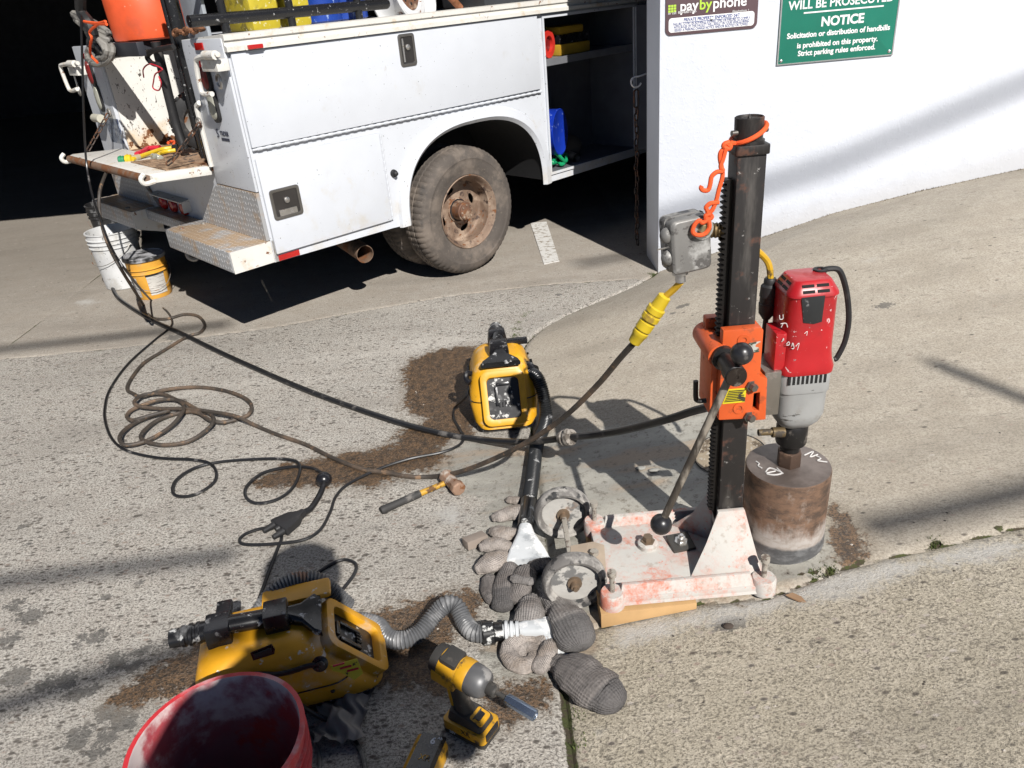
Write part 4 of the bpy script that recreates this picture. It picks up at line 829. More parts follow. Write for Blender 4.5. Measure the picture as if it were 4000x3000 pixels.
m = MB(); m.lathe([(.02, 0), (.02, -.012), (.013, -.014), (.013, -.032), (.009, -.034)], 14, BXM @ Matrix.Translation((-.018, .0, -.064))); m.build('cable_gland', pbr('bare_aluminium', (.6, .6, .6), .35, .9), bx)
m = MB(); a = BXM @ Vector((.045, .02, .015)); m.lathe([(.019 if i % 2 else .0165, i * .0045) for i in range(15)], 16, frame(a, None, Vector((CX0 + .004, 1.765, a.z)) - a)); m.build('conduit_nipple', pbr('old_brass_dark', (.17, .115, .05), .5, .6), bx)
# motor leads
m = MB(); q = [ony(x, y, 1.83) for x, y in ((3195, 1085), (3197, 1060), (3212, 1047), (3235, 1052), (3258, 1100), (3272, 1170), (3276, 1250), (3262, 1330), (3232, 1392), (3222, 1400))]; q = [p + Vector((.022 if i > 2 else .008, -.01, 0)) for i, p in enumerate(q)]; m.tube(crom(q, 6), .0075, 8); m.build('motor_lead', BLK, rig)
m = MB(); m.lathe([(.018, .9045), (.018, .909), (.010, .910), (.010, .904)], 14, Matrix.Translation((ony(3195, 1085, 1.83).x, 1.82, 0))); m.build('lead_grommet', BLK, rig)
YC = pbr('yellow_cord', (.55, .33, .02), .5, 0, [((.12, .07, .02), 22, .58, .7)])
m = MB(); q = [Vector((.60, 1.81, 1.00)), Vector((.62, 1.84, .985))] + [ony(x, y, 1.86) for x, y in ((2985, 1005), (3005, 1040), (3010, 1090))]; m.tube(crom(q, 6), .0085, 8); m.build('pigtail', YC, rig)
a = ony(3010, 1085, 1.86); b = ony(2992, 1245, 1.86); m = MB(); L_ = (b - a).length; m.lathe([(.013, 0), (.016, .004), (.016, .016), (.022, .022), (.0235, .05), (.0215, .052), (.0215, L_ * .6), (.023, L_ * .61), (.021, L_ * .85), (.011, L_ * .98), (.010, L_)], 20, frame(a, None, b - a)); m.build('plug_connector', BLK, rig)
m = MB(); q = [b] + [ony(x, y, 1.86) for x, y in ((2985, 1300), (2978, 1360), (2985, 1430))] + [Vector((.70, 1.83, .68))]; m.tube(crom(q, 5), .0075, 8); m.build('motor_lead', BLK, rig)
# orange tie cord
oc = pbr('orange_paracord', (.78, .10, .02), .75, bump=(400, .3, .001))
cx, cyy = .578, 1.762
loop = [Vector((cx + .0375 * math.cos(t), cyy + .0375 * math.sin(t), 1.268 + .018 * math.cos(t - .2))) for t in np.linspace(math.radians(215), math.radians(215 + 350), 22)]
one(MB().tube(crom(loop + P_([(2848, 560)], 1.722), 3), .0055, 8), 'tie_cord', oc, 'orange cord tied round the drill column top and down to the switch box', 'cord', (cx, cyy, 1.27))
tc = bpy.data.objects['tie_cord']
def tcp(L, Y, nm='cord_strand', r=.0052):
    m = MB(); m.tube(crom(P_(L, Y), 5), r, 8); m.build(nm, oc, tc)
tcp([(2850, 556), (2832, 562), (2828, 572), (2845, 580), (2852, 570), (2838, 560)], 1.72, 'knot', .006)
tcp([(2842, 575), (2818, 590), (2812, 615), (2820, 660), (2822, 690), (2808, 740), (2796, 790), (2782, 822)], 1.722)
tcp([(2836, 578), (2825, 620), (2815, 650), (2824, 668), (2800, 672), (2780, 690), (2774, 720), (2766, 742), (2748, 744), (2738, 735), (2742, 726)], 1.718)
tcp([(2782, 820), (2768, 838), (2762, 822), (2758, 810), (2772, 796), (2790, 792), (2808, 790)], 1.72, 'knot')
tcp([(2775, 835), (2758, 842), (2760, 856), (2778, 850), (2776, 840)], 1.72, 'knot', .006)
tcp([(2768, 855), (2745, 870), (2730, 862), (2712, 880), (2706, 905), (2722, 918), (2750, 915), (2770, 890), (2768, 858)], 1.718)
# ================================================================ loads in and on the truck
def tl(u, v, z): return TM @ Vector((u, v, z))
def lathe_at(prof, u, v, z, n=32, tilt=None):
    M = Matrix.Translation(tl(u, v, z)); return M @ tilt if tilt else M
def bucket(name, label, c, r, h, mat, rim=3, group=None, lid=None, inner=None, tilt=None, bail=None):
    t = thing(name, label, 'bucket', Matrix.Translation(c) @ (tilt or Matrix()), group)
    rb = r * .86; pr = [(rb * .96, 0), (rb, .006)]; hh = h
    zs = [h - .10 + .028 * i for i in range(rim)]
    for z in zs:
        k = rb + (r - rb) * z / h; pr += [(k, z - .002), (k + .008, z), (k + .008, z + .004), (k + .001, z + .006)]
    pr += [(r, h - .008), (r + .006, h - .006), (r + .006, h), (r - .004, h)]
    inn = [(r - .006, h - .006), (rb - .004, .01), (1e-4, .01)]
    M = MWD[t.name]; m = MB(); m.lathe(pr, 48, M, False); m.build('shell', mat, t)
    m = MB(); m.lathe([(r - .004, h)] + inn, 48, M, False); m.build('inside', inner or mat, t)
    if lid:
        m = MB(); m.lathe([(r + .009, h - .016), (r + .010, h + .004), (r + .004, h + .008), (r - .008, h + .008), (r - .012, h + .003), (1e-4, h + .003)], 48, M, False); m.build('lid', lid, t)
    if bail is not None:
        a0 = bail; P = []
        for i in range(15):
            a = math.pi * i / 14; P.append(M @ (Matrix.Rotation(a0, 4, 'Z') @ Vector((-(r + .012) * math.cos(a), -(r + .03) * math.sin(a) * .9, h - .085 - .12 * math.sin(a)))))
        m = MB(); m.tube(P, .0022, 6); m.build('bail_handle', TG, t)
    return t
WPL = pbr('scuffed_white_plastic', (.58, .585, .58), .5, 0, [((.40, .38, .34), 9, .52, .72, dict(amt=.6)), ((.1, .1, .1), 40, .70, .74)])
YPL = pbr('yellow_pail_plastic', (.72, .36, .05), .45, 0, [((.45, .30, .12), 12, .58, .72, dict(amt=.6))]); BPL = pbr('black_pail_plastic', (.02, .02, .021), .45, 0, [((.2, .2, .2), 14, .58, .7, dict(amt=.5))])
c = gnd(475, 1128); bucket('plastic_bucket', 'open white plastic bucket on the ground behind the truck step', (c.x, c.y + .10, 0), .155, .385, WPL, bail=-.5)
c = gnd(592, 1165); yb = bucket('lidded_pail', 'yellow plastic pail with black lid in front of the white bucket', (c.x - .0, c.y + .07, 0), .122, .27, YPL, 2, lid=pbr('dusty_black_lid', (.02, .02, .02), .4, 0, [((.34, .34, .35), 6, .42, .62, dict(up=.05))]), bail=.5)
M = MWD[yb.name]
def wrap(z0, z1, a0, a1, k, name, mat, par):
    m = MB(); vs = []; n = 12
    for i in range(n + 1):
        a = a0 + (a1 - a0) * i / n
        for z in (z0, z1):
            rr = .122 * (.86 + .14 * z / .27) + k; vs.append(M @ Vector((rr * math.cos(a), rr * math.sin(a), z)))
    m.add(vs, [(2*i, 2*i+2, 2*i+3, 2*i+1) for i in range(n)]); return m.build(name, mat, par)
wrap(.03, .16, -1.35, -.35, .0015, 'paper_label', pbr('faded_label', (.52, .50, .46), .6, 0, [((.25, .22, .2), 60, .55, .62, dict(stretch=(.2, .2, 3)))]), yb); wrap(.155, .175, -1.38, -.32, .0025, 'label_band', BPL, yb)
wrap(.02, .15, -2.75, -1.95, .0015, 'paper_label', pbr('faded_label', (.52, .50, .46), .6), yb)
c = gnd(440, 985); bucket('dark_bucket', 'black plastic bucket in the shade under the truck bumper', (c.x + .02, c.y + .1, 0), .15, .37, BPL, bail=.2)
OPL = pbr('orange_tank_plastic', (.72, .10, .03), .5, 0, [((.80, .30, .2), 34, .74, .8), ((.4, .08, .04), 7, .58, .8, dict(amt=.4))])
t = thing('orange_barrel', 'orange plastic drum standing on the far side box of the truck', 'drum', Matrix.Translation(tl(-.95, 1.74, 1.489)))
m = MB(); M = MWD[t.name]; m.lathe([(.20, 0), (.225, .01), (.23, .03), (.235, .30), (.228, .31), (.228, .62), (.2, .66), (1e-4, .66)], 44, M); m.build('shell', OPL, t)
text('T', .12, MWT, t, M @ Matrix.Rotation(.78, 4, 'Z') @ frame((0, -.236, .2), (1, 0, 0), (0, -1, 0)), sx=.8)
BKP = pbr('black_rack_paint', (.012, .012, .013), .28, 0, [((.3, .3, .3), 50, .70, .74)])
rk = thing('pipe_rack', 'black tubular rack standing on the truck side box', 'rack', Matrix.Translation(tl(-.7, .2, 1.51)))
a = sp(835, 75, .2); b = sp(1505, 15, .2)
m = MB(); m.cyl(tl(*(a - Vector((.12, 0, 0)))), tl(*b), .027, n=14); m.ball(tl(*b), .027); m.build('rail', BKP, rk)
for px in (870, 1130, 1395):
    s_ = sp(px, 55 - (px - 870) * .08, .2); m = MB(); m.cyl(tl(s_.x, .2, 1.51), tl(s_.x, .2, 2.1), .021, n=12); m.build('upright', BKP, rk)
m = MB(); m.cyl(tl(a.x - .12, .2, 2.05), tl(b.x, .2, 2.05), .025, n=12); m.build('rail', BKP, rk)
YCR = pbr('yellow_crate_plastic', (.50, .40, .03), .5, 0, [((.12, .1, .03), 10, .55, .7, dict(amt=.8)), ((.75, .72, .5), 40, .66, .7)])
for i, (pa, pb) in enumerate((((978, 105), (1090, 100)), ((1115, 100), (1212, 95)))):
    a = sp(*pa, .36); b = sp(*pb, .36); m = MB(); m.box(a.x, b.x, .33, .62, 1.505, 1.86, TM); one(m, 'yellow_crate', YCR, ('yellow plastic crate nearest the tailgate behind the black rack', 'yellow plastic crate beside the blue drum behind the black rack')[i], 'crate', tl((a.x + b.x) / 2, .47, 1.505), 'yellow crates', bevel=.02)
BPD = pbr('blue_drum_plastic', (.012, .05, .30), .4, 0, [((.25, .35, .6), 24, .66, .72, dict(stretch=(1, 1, .4)))])
for i, px in enumerate((1285, 1385)):
    a = sp(px, 90 - i * 10, .38); m = MB(); m.lathe([(.10, 0), (.118, .012), (.12, .2), (.124, .22), (.12, .24), (.12, .5), (1e-4, .5)], 30, Matrix.Translation(tl(a.x, .45, 1.505))); one(m, 'blue_drum', BPD, ('blue plastic drum next to the yellow crate on the truck', 'blue plastic drum next to the white spare wheel rim on the truck')[i], 'drum', tl(a.x, .45, 1.505), 'blue drums')
# spare rim
a = sp(1605, 45, .30); T = Matrix.Translation(tl(a.x, .36, 1.62)) @ E1.to_track_quat('X', 'Z').to_matrix().to_4x4() @ Matrix.Rotation(.35, 4, 'Z') @ XR @ Matrix.Rotation(-.25, 4, 'X')
sr = thing('loose_wheel', 'white steel spare wheel with rusty centre lying on the truck load', 'wheel', Matrix.Translation(tl(a.x, .36, 1.51)))
RMW = pbr('chalky_white_rim', (.60, .61, .62), .45, 0, [(RUST, 12, .62, .7)])
m = MB(); m.lathe([(.205, -.09), (.21, -.08), (.2, -.07), (.186, -.05), (.186, .05), (.2, .07), (.21, .08), (.205, .09)], 48, T, False); m.build('barrel', RMW, sr)
m = MB(); m.lathe([(.186, .02), (.15, .05), (.115, .05), (.105, .03), (.03, .03)], 40, T, False); m.build('disc', RMW, sr); m = MB(); m.lathe([(.105, .032), (.104, .036), (.035, .036), (.03, .02)], 32, T, False); hbp = m.build('centre', pbr('rusty_hub', (.16, .085, .055), .7), sr)
for k in range(8):
    m = MB(); m.lathe([(.009, .0362), (.009, .038), (1e-4, .038)], 8, T @ Matrix.Translation((.07 * math.cos(k * .785), .07 * math.sin(k * .785), 0))); m.build('stud_hole', HOLE, hbp)
a = sp(1745, 25, .3); m = MB(); m.cyl(tl(a.x - .12, .3, 1.72), tl(a.x + .14, .34, 1.51), .022, n=10); one(m, 'rusty_pipe', pbr('rusty_pipe', (.30, .12, .06), .7, .2, [(RUST, 14, .45, .65)]), 'rusty pipe leaning beside the spare wheel rim on the truck', 'pipe', tl(a.x + .14, .34, 1.51))
a = sp(1850, 20, .3); b = sp(2120, 5, .3); m = MB(); m.box(a.x, b.x + .1, .2, .6, 1.504, 1.66, TM); tbx = one(m, 'dark_toolbox', pbr('dark_grey_case', (.03, .034, .04), .45), 'dark grey toolbox lying on the truck side box', 'toolbox', tl((a.x + b.x) / 2, .4, 1.504), bevel=.015)
m = MB(); m.box(a.x + .02, b.x + .08, .19, .2, 1.55, 1.59, TM); m.build('handle_rib', pbr('grey_case_rib', (.16, .17, .18), .5), tbx, bevel=.003)
# black posts and pale board behind the right post
for i, (px, r_) in enumerate(((685, .035), (655, .018))):
    a = rp(px, 60, -1.22); m = MB(); m.cyl(tl(-1.22, a.y, .89), tl(-1.22, a.y, 2.2), r_, n=14); one(m, 'black_pole', BKP, ('thick black pole standing in the bed beside the orange barrel', 'thin black pole standing in the bed beside the orange barrel')[i], 'pole', tl(-1.22, a.y, .89), 'poles in the bed')
a = rp(722, 60, -1.1); b = rp(800, 50, -1.1); m = MB(); m.box(-1.11, -1.09, b.y, a.y, .95, 2.2, TM); one(m, 'grey_board', pbr('pale_grey_board', (.33, .36, .40), .5), 'pale grey board standing behind the right tail post of the truck', 'board', tl(-1.1, (a.y + b.y) / 2, .95), bevel=.003)
# tail post chain, strap, hose coil
for i in range(6):
    c = rp(*zz(1075 + 42 * i, 282 - 6 * i), -1.28); m = MB(); T = TM @ frame(c, (0, 0, 1), (0, 1, -.1)) @ Matrix.Rotation(math.pi / 2 * (i % 2) + .3, 4, 'Z'); m.tube([T @ Vector(q) for q in link_mesh(.075, .042, .008)], .008, 6, True)
    if i == 0: lc = one(m, 'rusty_chain', pbr('rust_chain', (.22, .10, .05), .7, .3), 'rusty chain draped over the right tail post of the truck', 'chain')
    else: m.build('chain_link', pbr('rust_chain', (.22, .10, .05), .7, .3), lc)
cl = thing('hose_coil', 'grey hose coil bound with orange cord hanging at the left tail post', 'hose', Matrix.Translation(tl(-1.42, 1.85, 1.25)))
GHO = pbr('weathered_grey_hose', (.22, .21, .19), .6, 0, [((.08, .075, .07), 16, .5, .65)])
cc = rp(*zz(380, 330), -1.40)
for k in range(6):
    ph = k * .9; m = MB(); P = []
    for i in range(20):
        a = 2 * math.pi * i / 20; P.append(tl(*(cc + Vector((.03 * math.sin(a + ph) , .21 * math.cos(a) * (1 - .05 * k), .030 * (k - 2.5) + .06 * math.sin(a + ph * .4)))))) 
    m.tube(P, .016, 8, True); m.build('hose_turn', GHO, cl)
ORT = pbr('orange_paracord', (.78, .10, .02), .75)
for L in ([(285, 185), (380, 205), (480, 210)], [(300, 190), (410, 200), (470, 185)], [(410, 205), (335, 270), (350, 330), (335, 400), (345, 480), (400, 540)]):
    m = MB(); m.tube(crom([tl(*rp(*zz(*p), -1.56)) for p in L], 5), .007, 6); m.build('binding_cord', ORT, cl)
m = MB(); m.tube(crom([tl(*rp(*zz(*p), -1.45)) for p in ((250, -60), (260, 100), (330, 200), (360, 300))], 5), .03, 8); m.build('hose_riser', BLK, cl)
m = MB(); m.box(-1.36, -1.32, .95, 1.62, 1.43, 1.50, TM); one(m, 'black_crossbar', pbr('dark_rail', (.03, .032, .04), .5), 'black crossbar over the tailgate opening of the truck', 'bar', bevel=.004)
# bed interior odds and ends
m = MB(); P = [tl(*rp(*zz(*p), -1.28)) for p in ((1060, 400), (880, 440), (830, 490), (870, 545), (930, 560))]; m.tube(crom(P, 6), .014, 8); one(m, 'bed_hose', BLK, 'black hose looping out over the scratched truck bed wall', 'hose')
m = MB(); P = [tl(*rp(*zz(*p), -1.25)) for p in ((900, 360), (960, 600), (1020, 850), (1080, 1080), (1150, 1290))]; m.tube(crom(P, 6), .026, 10); one(m, 'lance_pipe', BLK, 'long black pipe leaning diagonally inside the truck bed', 'pipe')
kw = thing('knobby_wheel', 'small black knobby wheel standing inside the truck bed', 'wheel', Matrix.Translation(tl(-1.18, .58, .89))); c = rp(*zz(1190, 1100), -1.18)
m = MB(); T = TM @ Matrix.Translation((-1.10, c.y, 1.06)) @ frame((0, 0, 0), (0, 0, 1), (.5, 1, 0)); vs = []
m.lathe([(.09, -.04), (.13, -.045), (.155, -.035), (.165, 0), (.155, .035), (.13, .045), (.09, .04)], 40, T, False); kt = m.build('tyre', BLK, kw)
for k in range(22):
    a = k * 2 * math.pi / 22
    for s_ in (-1, 1): m = MB(); m.cbox((.163, 0, .018 * s_), (.018, .022, .022), T @ Matrix.Rotation(a + s_ * .07, 4, 'Z')); m.build('tread_knob', BLK, kt, bevel=.003)
m = MB(); m.lathe([(.09, -.02), (.06, -.01), (.03, -.03), (.03, .03), (.06, .01), (.09, .02)], 24, T, False); m.build('rim', TG, kw)
m = MB(); m.box(-1.1, -.4, .45, .9, .89, 1.32, TM); one(m, 'dark_engine', pbr('oily_black', (.015, .014, .014), .5), 'dark oily machine standing in the truck bed behind the right post', 'machine', bevel=.03)
m = MB(); m.box(-.9, .4, .95, 1.6, .89, 1.35, TM); one(m, 'dark_crate', pbr('oily_black', (.015, .014, .014), .5), 'dark crate standing deep inside the truck bed', 'crate', bevel=.02)
RW = pbr('red_wire', (.5, .02, .04), .5)
m = MB(); P = [tl(*rp(*zz(*p), -1.30)) for p in ((800, 670), (795, 600), (840, 555), (900, 565), (960, 600), (900, 640), (885, 700), (880, 760), (930, 780), (950, 720), (930, 660))]; m.tube(crom(P, 5), .004, 6); one(m, 'red_wire', RW, 'thin red wire dangling in front of the scratched bed wall', 'wire')
# cord set lying on the tailgate
YCD = pbr('yellow_cable', (.62, .42, .02), .45)
def tgz(x, y, h=.02): return TM @ (lambda q: q)(TI @ onz(*zz(x, y), .905 + h))
es = thing('cable_splitter', 'yellow cable splitter with green plug lying on the lowered tailgate', 'cable', tgz(840, 1330, 0))
m = MB(); m.tube(crom([tgz(*p) for p in ((700, 1375), (790, 1345), (870, 1318), (960, 1290), (1070, 1275))], 5), .012, 8); m.build('lead', YCD, es)
m = MB(); m.tube(crom([tgz(*p) for p in ((925, 1340), (940, 1325), (1000, 1308), (1075, 1298))], 5), .011, 8); m.build('lead', YCD, es)
m = MB(); m.cyl(tgz(1065, 1285), tgz(1120, 1270), .024, n=12); m.build('boot', BLK, es)
def plug(a, b, r, mat, nm): m = MB(); d = b - a; L = d.length; m.lathe([(r * .7, 0), (r, .004), (r, L * .3), (r * 1.12, L * .33), (r * 1.12, L * .5), (r, L * .53), (r, L - .004), (r * .6, L)], 16, frame(a, None, d)); m.build(nm, mat, es)
plug(tgz(640, 1378), tgz(700, 1372), .024, YCD, 'yellow_plug'); plug(tgz(580, 1385), tgz(640, 1378), .021, pbr('green_plug', (.02, .22, .10), .45), 'green_plug'); plug(tgz(700, 1372), tgz(765, 1355), .016, pbr('clear_plug', (.4, .33, .2), .25), 'clear_plug'); plug(tgz(880, 1352, .01), tgz(945, 1370, .01), .018, pbr('smoky_clear_lens', (.32, .32, .27), .15), 'spare_socket')
m = MB(); m.tube(crom([tgz(*p) for p in ((740, 1335), (800, 1310), (840, 1285), (940, 1278))], 5), .016, 8); one(m, 'red_strap', RW, 'red strap lying behind the yellow splitter on the tailgate', 'strap')
m = MB(); m.tube(crom([tgz(*p) for p in ((1010, 1235), (1040, 1222), (1090, 1230), (1060, 1245), (1110, 1215), (1170, 1205))], 5), .009, 6); one(m, 'orange_rope_end', ORT, 'frayed orange rope end lying in the truck bed opening', 'rope')
# ---- in the side cabinet
def zc(x, y): return (1900 + x * 1000 / 2212, y * 1000 / 2212)
def incab(x, y, v): return sp(*zc(x, y), v)
BLU = pbr('blue_bucket_plastic', (.008, .035, .36), .35, 0, [((.2, .28, .6), 30, .68, .72)])
a = incab(640, 1110, .10); bt = thing('blue_bucket', 'blue plastic bucket lying on its side in the truck cabinet', 'bucket', Matrix.Translation(tl(.95, .2, .48)))
T = TM @ Matrix.Translation((.925, .06, .705)) @ frame((0, 0, 0), (0, 0, 1), (-.42, 1.0, -.03)) 
m = MB(); m.lathe([(.147, -.002), (.151, 0), (.149, .006), (.152, .20), (.154, .22), (.156, .26)], 40, T, False); m.build('shell', BLU, bt); m = MB(); m.lathe([(1e-4, .004), (.136, .004), (.142, .0), (.148, .0015)], 40, T, False); m.build('bottom', BLU, bt)
m = MB(); m.cbox((.1525, 0, .12), (.003, .10, .14), T @ Matrix.Rotation(-1.2, 4, 'Z')); m.build('label', MWT, bt)
GRH = pbr('green_hose', (.01, .30, .12), .4)
m = MB(); P = [tl(*incab(*p)) for p in ((550, 1280, .06), (620, 1340, .05), (680, 1395, .06), (690, 1340, .12), (640, 1330, .16), (590, 1370, .1), (570, 1410, .05), (610, 1400, .1), (660, 1420, .05), (700, 1350, .2))]
P = [Vector((p.x, p.y, max(p.z, .492))) for p in P]; m.tube(crom(P, 6), .013, 8); one(m, 'green_hose', GRH, 'bright green garden hose heaped on the truck cabinet floor', 'hose')
a = incab(740, 1370, .1); m = MB(); m.lathe([(.028, 0), (.028, .12), (.02, .12), (.02, .0)], 18, TM @ frame((a.x, .06, .505), None, (.5, 1, 0)), False); one(m, 'pipe_stub', TG, 'grey pipe stub on the truck cabinet floor beside the green hose', 'pipe')
a = incab(830, 380, .12); cs = thing('tool_case', 'yellow and black tool case on the upper shelf of the truck cabinet', 'case', Matrix.Translation(tl(1.2, .15, 1.171)))
m = MB(); m.box(1.0, 1.30, .09, .34, 1.172, 1.24, TM); m.build('lower_shell', pbr('dusky_yellow_case', (.55, .33, .03), .5), cs, bevel=.012); m = MB(); m.box(1.005, 1.295, .095, .335, 1.2405, 1.295, TM); m.build('band', BLS, cs, bevel=.008); m = MB(); m.box(1.02, 1.26, .11, .32, 1.296, 1.345, TM); m.build('upper_shell', pbr('dusky_yellow_case', (.55, .33, .03), .5), cs, bevel=.012)
rl = thing('red_reel', 'red tape reel standing on the upper shelf of the truck cabinet', 'reel', Matrix.Translation(tl(.88, .12, 1.171)))
m = MB(); T = TM @ frame((.885, .08, 1.255), (0, 0, 1), (-.3, 1, 0)); m.lathe([(.05, 0), (.083, 0), (.083, .05), (.05, .05), (.05, 0)], 28, T, False); m.build('rim', pbr('red_reel_plastic', (.55, .03, .02), .4), rl); m = MB(); m.lathe([(1e-4, .02), (.05, .02), (.05, .03), (1e-4, .03)], 20, T, False); m.build('core', pbr('dull_red_lens', (.17, .012, .012), .3), rl)
m = MB(); m.ball(tl(1.17, .24, .555), .095, 18, sq=(1.25, 1, .85)); one(m, 'canvas_bag', pbr('dark_canvas', (.07, .06, .05), .9), 'dark canvas bag slumped on the truck cabinet floor', 'bag', tl(1.17, .24, .475))
# ================================================================ cords and hoses
def lay(L, r, h=0.0): return [gnd(x, y, r + h) for x, y in L]
def z7(L): return [(300 + x * .5425, 1150 + y * .5425) for x, y in L]
HOS = pbr('black_water_hose', (.014, .014, .015), .32, 0, [((.14, .13, .12), 14, .60, .74, dict(amt=.7))])
BRC = pbr('muddy_power_cord', (.045, .037, .030), .6, 0, [((.15, .10, .065), 6, .42, .72, dict(amt=.8)), ((.26, .16, .09), 24, .60, .75, dict(amt=.7)), ((.16, .15, .13), 60, .6, .8, dict(amt=.5))])
THN = pbr('thin_black_cord', (.012, .012, .013), .35, 0, [((.2, .19, .18), 18, .64, .74, dict(amt=.6))])
# water hose
P = lay([(560, 1035), (490, 1040), (438, 1080), (450, 1148), (510, 1200), (610, 1258), (720, 1308), (900, 1395), (1200, 1525), (1500, 1632), (1700, 1688), (1850, 1714)], .012)
rise = [(2000, 1726, 2.52), (2110, 1722, 2.42), (2215, 1710, 2.32), (2400, 1688, 2.16), (2600, 1640, 1.96), (2700, 1608, 1.88), (2775, 1588, 1.82)]
wh = thing('water_hose', 'thick black water hose stretched from the buckets to the orange carriage', 'hose', P[3])
m = MB(); m.tube(crom(P + [ony(*q) for q in rise], 10), .0125, 10); m.build('hose', HOS, wh)
c = ony(2215, 1710, 2.32); d = (ony(2400, 1688, 2.16) - ony(2110, 1722, 2.42)).normalized()
m = MB(); m.lathe([(.014, -.03), (.027, -.026), (.030, -.01), (.026, -.006), (.026, .004), (.031, .008), (.029, .024), (.014, .028)], 18, frame(c, None, d)); cpl = m.build('coupling', pbr('chalky_coupling', (.30, .27, .235), .7, 0, [((.10, .085, .07), 30, .46, .58)]), wh)
m = MB(); m.ball(c + Vector((0, -.01, .028)), .014, 12); m.build('valve_lever', pbr('chalky_coupling', (.46, .42, .37), .7), cpl)
# brown power cord
pc = thing('power_cord', 'muddy brown power cord coiled on the driveway and rising to the switch box', 'cord', gnd(700, 1620))
top = [tl(*rp(x, y, u)) for x, y, u in ((462, 626, -1.50), (436, 640, -1.60), (408, 690, -1.70), (388, 760, -1.78), (392, 850, -1.82), (420, 950, -1.86), (478, 1060, -1.9))]
g1 = lay([(560, 1190), (590, 1238), (650, 1246), (720, 1228), (775, 1236), (800, 1270), (780, 1300), (730, 1316), (640, 1370), (560, 1420), (512, 1480), (497, 1520)], .009)
coil = z7([(400, 710), (470, 735), (620, 690), (850, 668), (1050, 690), (1200, 740), (1258, 800), (1240, 860), (1180, 890), (1060, 920), (960, 905), (880, 855), (800, 845), (680, 870), (560, 920), (470, 1000), (480, 1050), (620, 1085), (800, 1060), (930, 980), (985, 910), (960, 860), (870, 830), (760, 770), (640, 755), (520, 780), (400, 830), (360, 880), (410, 905), (540, 870), (660, 840), (560, 870), (430, 920), (330, 990), (310, 1050), (360, 1085), (500, 1055), (650, 970), (740, 880), (772, 800), (690, 745), (600, 715), (480, 725), (415, 770), (450, 805), (600, 822), (800, 825), (1000, 850), (1150, 880)])
cw = [gnd(x, y, .009 + .012 * (.5 + .5 * math.sin(i * 1.35)) + .0003 * i) for i, (x, y) in enumerate(coil)]
g2 = lay(z7([(1300, 950), (1450, 1012), (1650, 1082), (1850, 1180), (2050, 1258)]) + [(1500, 1845), (1600, 1862), (1690, 1862)], .009)
up = [ony(x, y, Y) for x, y, Y in ((1800, 1842, 2.33), (1930, 1792, 2.24), (2060, 1727, 2.14), (2200, 1632, 2.03), (2330, 1508, 1.92), (2420, 1402, 1.84), (2474, 1342, 1.80))]
m = MB(); m.tube(crom(top + g1 + cw + g2 + up, 7), .0088, 8); m.build('cord', BRC, pc)
a = ony(2474, 1342, 1.80); b = ony(2600, 1152, 1.785); L = (b - a).length
YPG = pbr('dirty_yellow_connector', (.60, .43, .02), .42, 0, [((.22, .13, .03), 16, .56, .7, dict(amt=.8))])
m = MB(); m.lathe([(.010, 0), (.016, .004), (.019, L * .18), (.021, L * .2), (.021, L * .26), (.0185, L * .27), (.0185, L * .30), (.022, L * .31), (.022, L * .45), (.0195, L * .46), (.0195, L * .50), (.024, L * .51), (.024, L * .60), (.021, L * .61), (.021, L * .64), (.0235, L * .65), (.0235, L * .74), (.019, L * .76), (.017, L * .97), (.010, L)], 20, frame(a, None, b - a)); m.build('connector', YPG, pc)
m = MB(); e = BXM @ Vector((-.018, 0, -.098)); m.tube(crom([b - (b - a).normalized() * .01, b.lerp(e, .5) + Vector((.002, 0, -.002)), e], 6), .0088, 8); m.build('yellow_lead', YC, pc)
# thin black lead with ball and splitter
tk = thing('thin_lead', 'thin glossy black lead running in loops from the truck to a triple socket', 'cord', gnd(760, 1900))
top = [tl(*rp(x, y, u)) for x, y, u in ((316, 60, -1.60), (322, 250, -1.64), (326, 420, -1.68), (336, 620, -1.72), (356, 745, -1.78), (392, 855, -1.84), (432, 960, -1.88), (490, 1055, -1.92))]
g = lay([(590, 1172), (648, 1212), (672, 1252), (662, 1282), (600, 1332), (500, 1422), (430, 1520), (410, 1590), (412, 1650), (440, 1718), (500, 1762), (620, 1790), (750, 1800), (820, 1816), (846, 1850), (832, 1890), (764, 1932), (702, 1942), (676, 1926), (692, 1880), (760, 1832), (850, 1806), (980, 1795), (1100, 1796), (1163, 1812), (1172, 1850), (1142, 1910), (1080, 1952), (1002, 1967), (962, 1946), (967, 1905), (1030, 1852), (1130, 1826), (1215, 1828), (1258, 1850)], .0065)
for i, p in enumerate(g): p.z += .004 * (1 + math.sin(i * 1.1)) * (i > 10)
m = MB(); m.tube(crom(top + g, 7), .0062, 8); m.build('cord', THN, tk)
bl = gnd(1265, 1872, .03); m = MB(); m.ball(bl, .030, 22, None, (1, 1, .95)); m.build('ball_cover', BLS, tk)
m = MB(); m.tube(crom([bl, gnd(1262, 1900, .03), gnd(1245, 1940, .016), gnd(1215, 1985, .014), gnd(1190, 2000, .014)], 6), .011, 8); m.build('tail', THN, tk)
a = gnd(1190, 2000, .016); b = gnd(1100, 2055, .016); d = (b - a).normalized(); n = Vector((-d.y, d.x, 0)); w0, w1 = .012, .044
m = MB(); ringp = lambda c_, w_, h_: [tuple(c_ + n * (-w_) + Vector((0, 0, -h_))), tuple(c_ + n * w_ + Vector((0, 0, -h_))), tuple(c_ + n * w_ + Vector((0, 0, h_))), tuple(c_ + n * (-w_) + Vector((0, 0, h_)))]
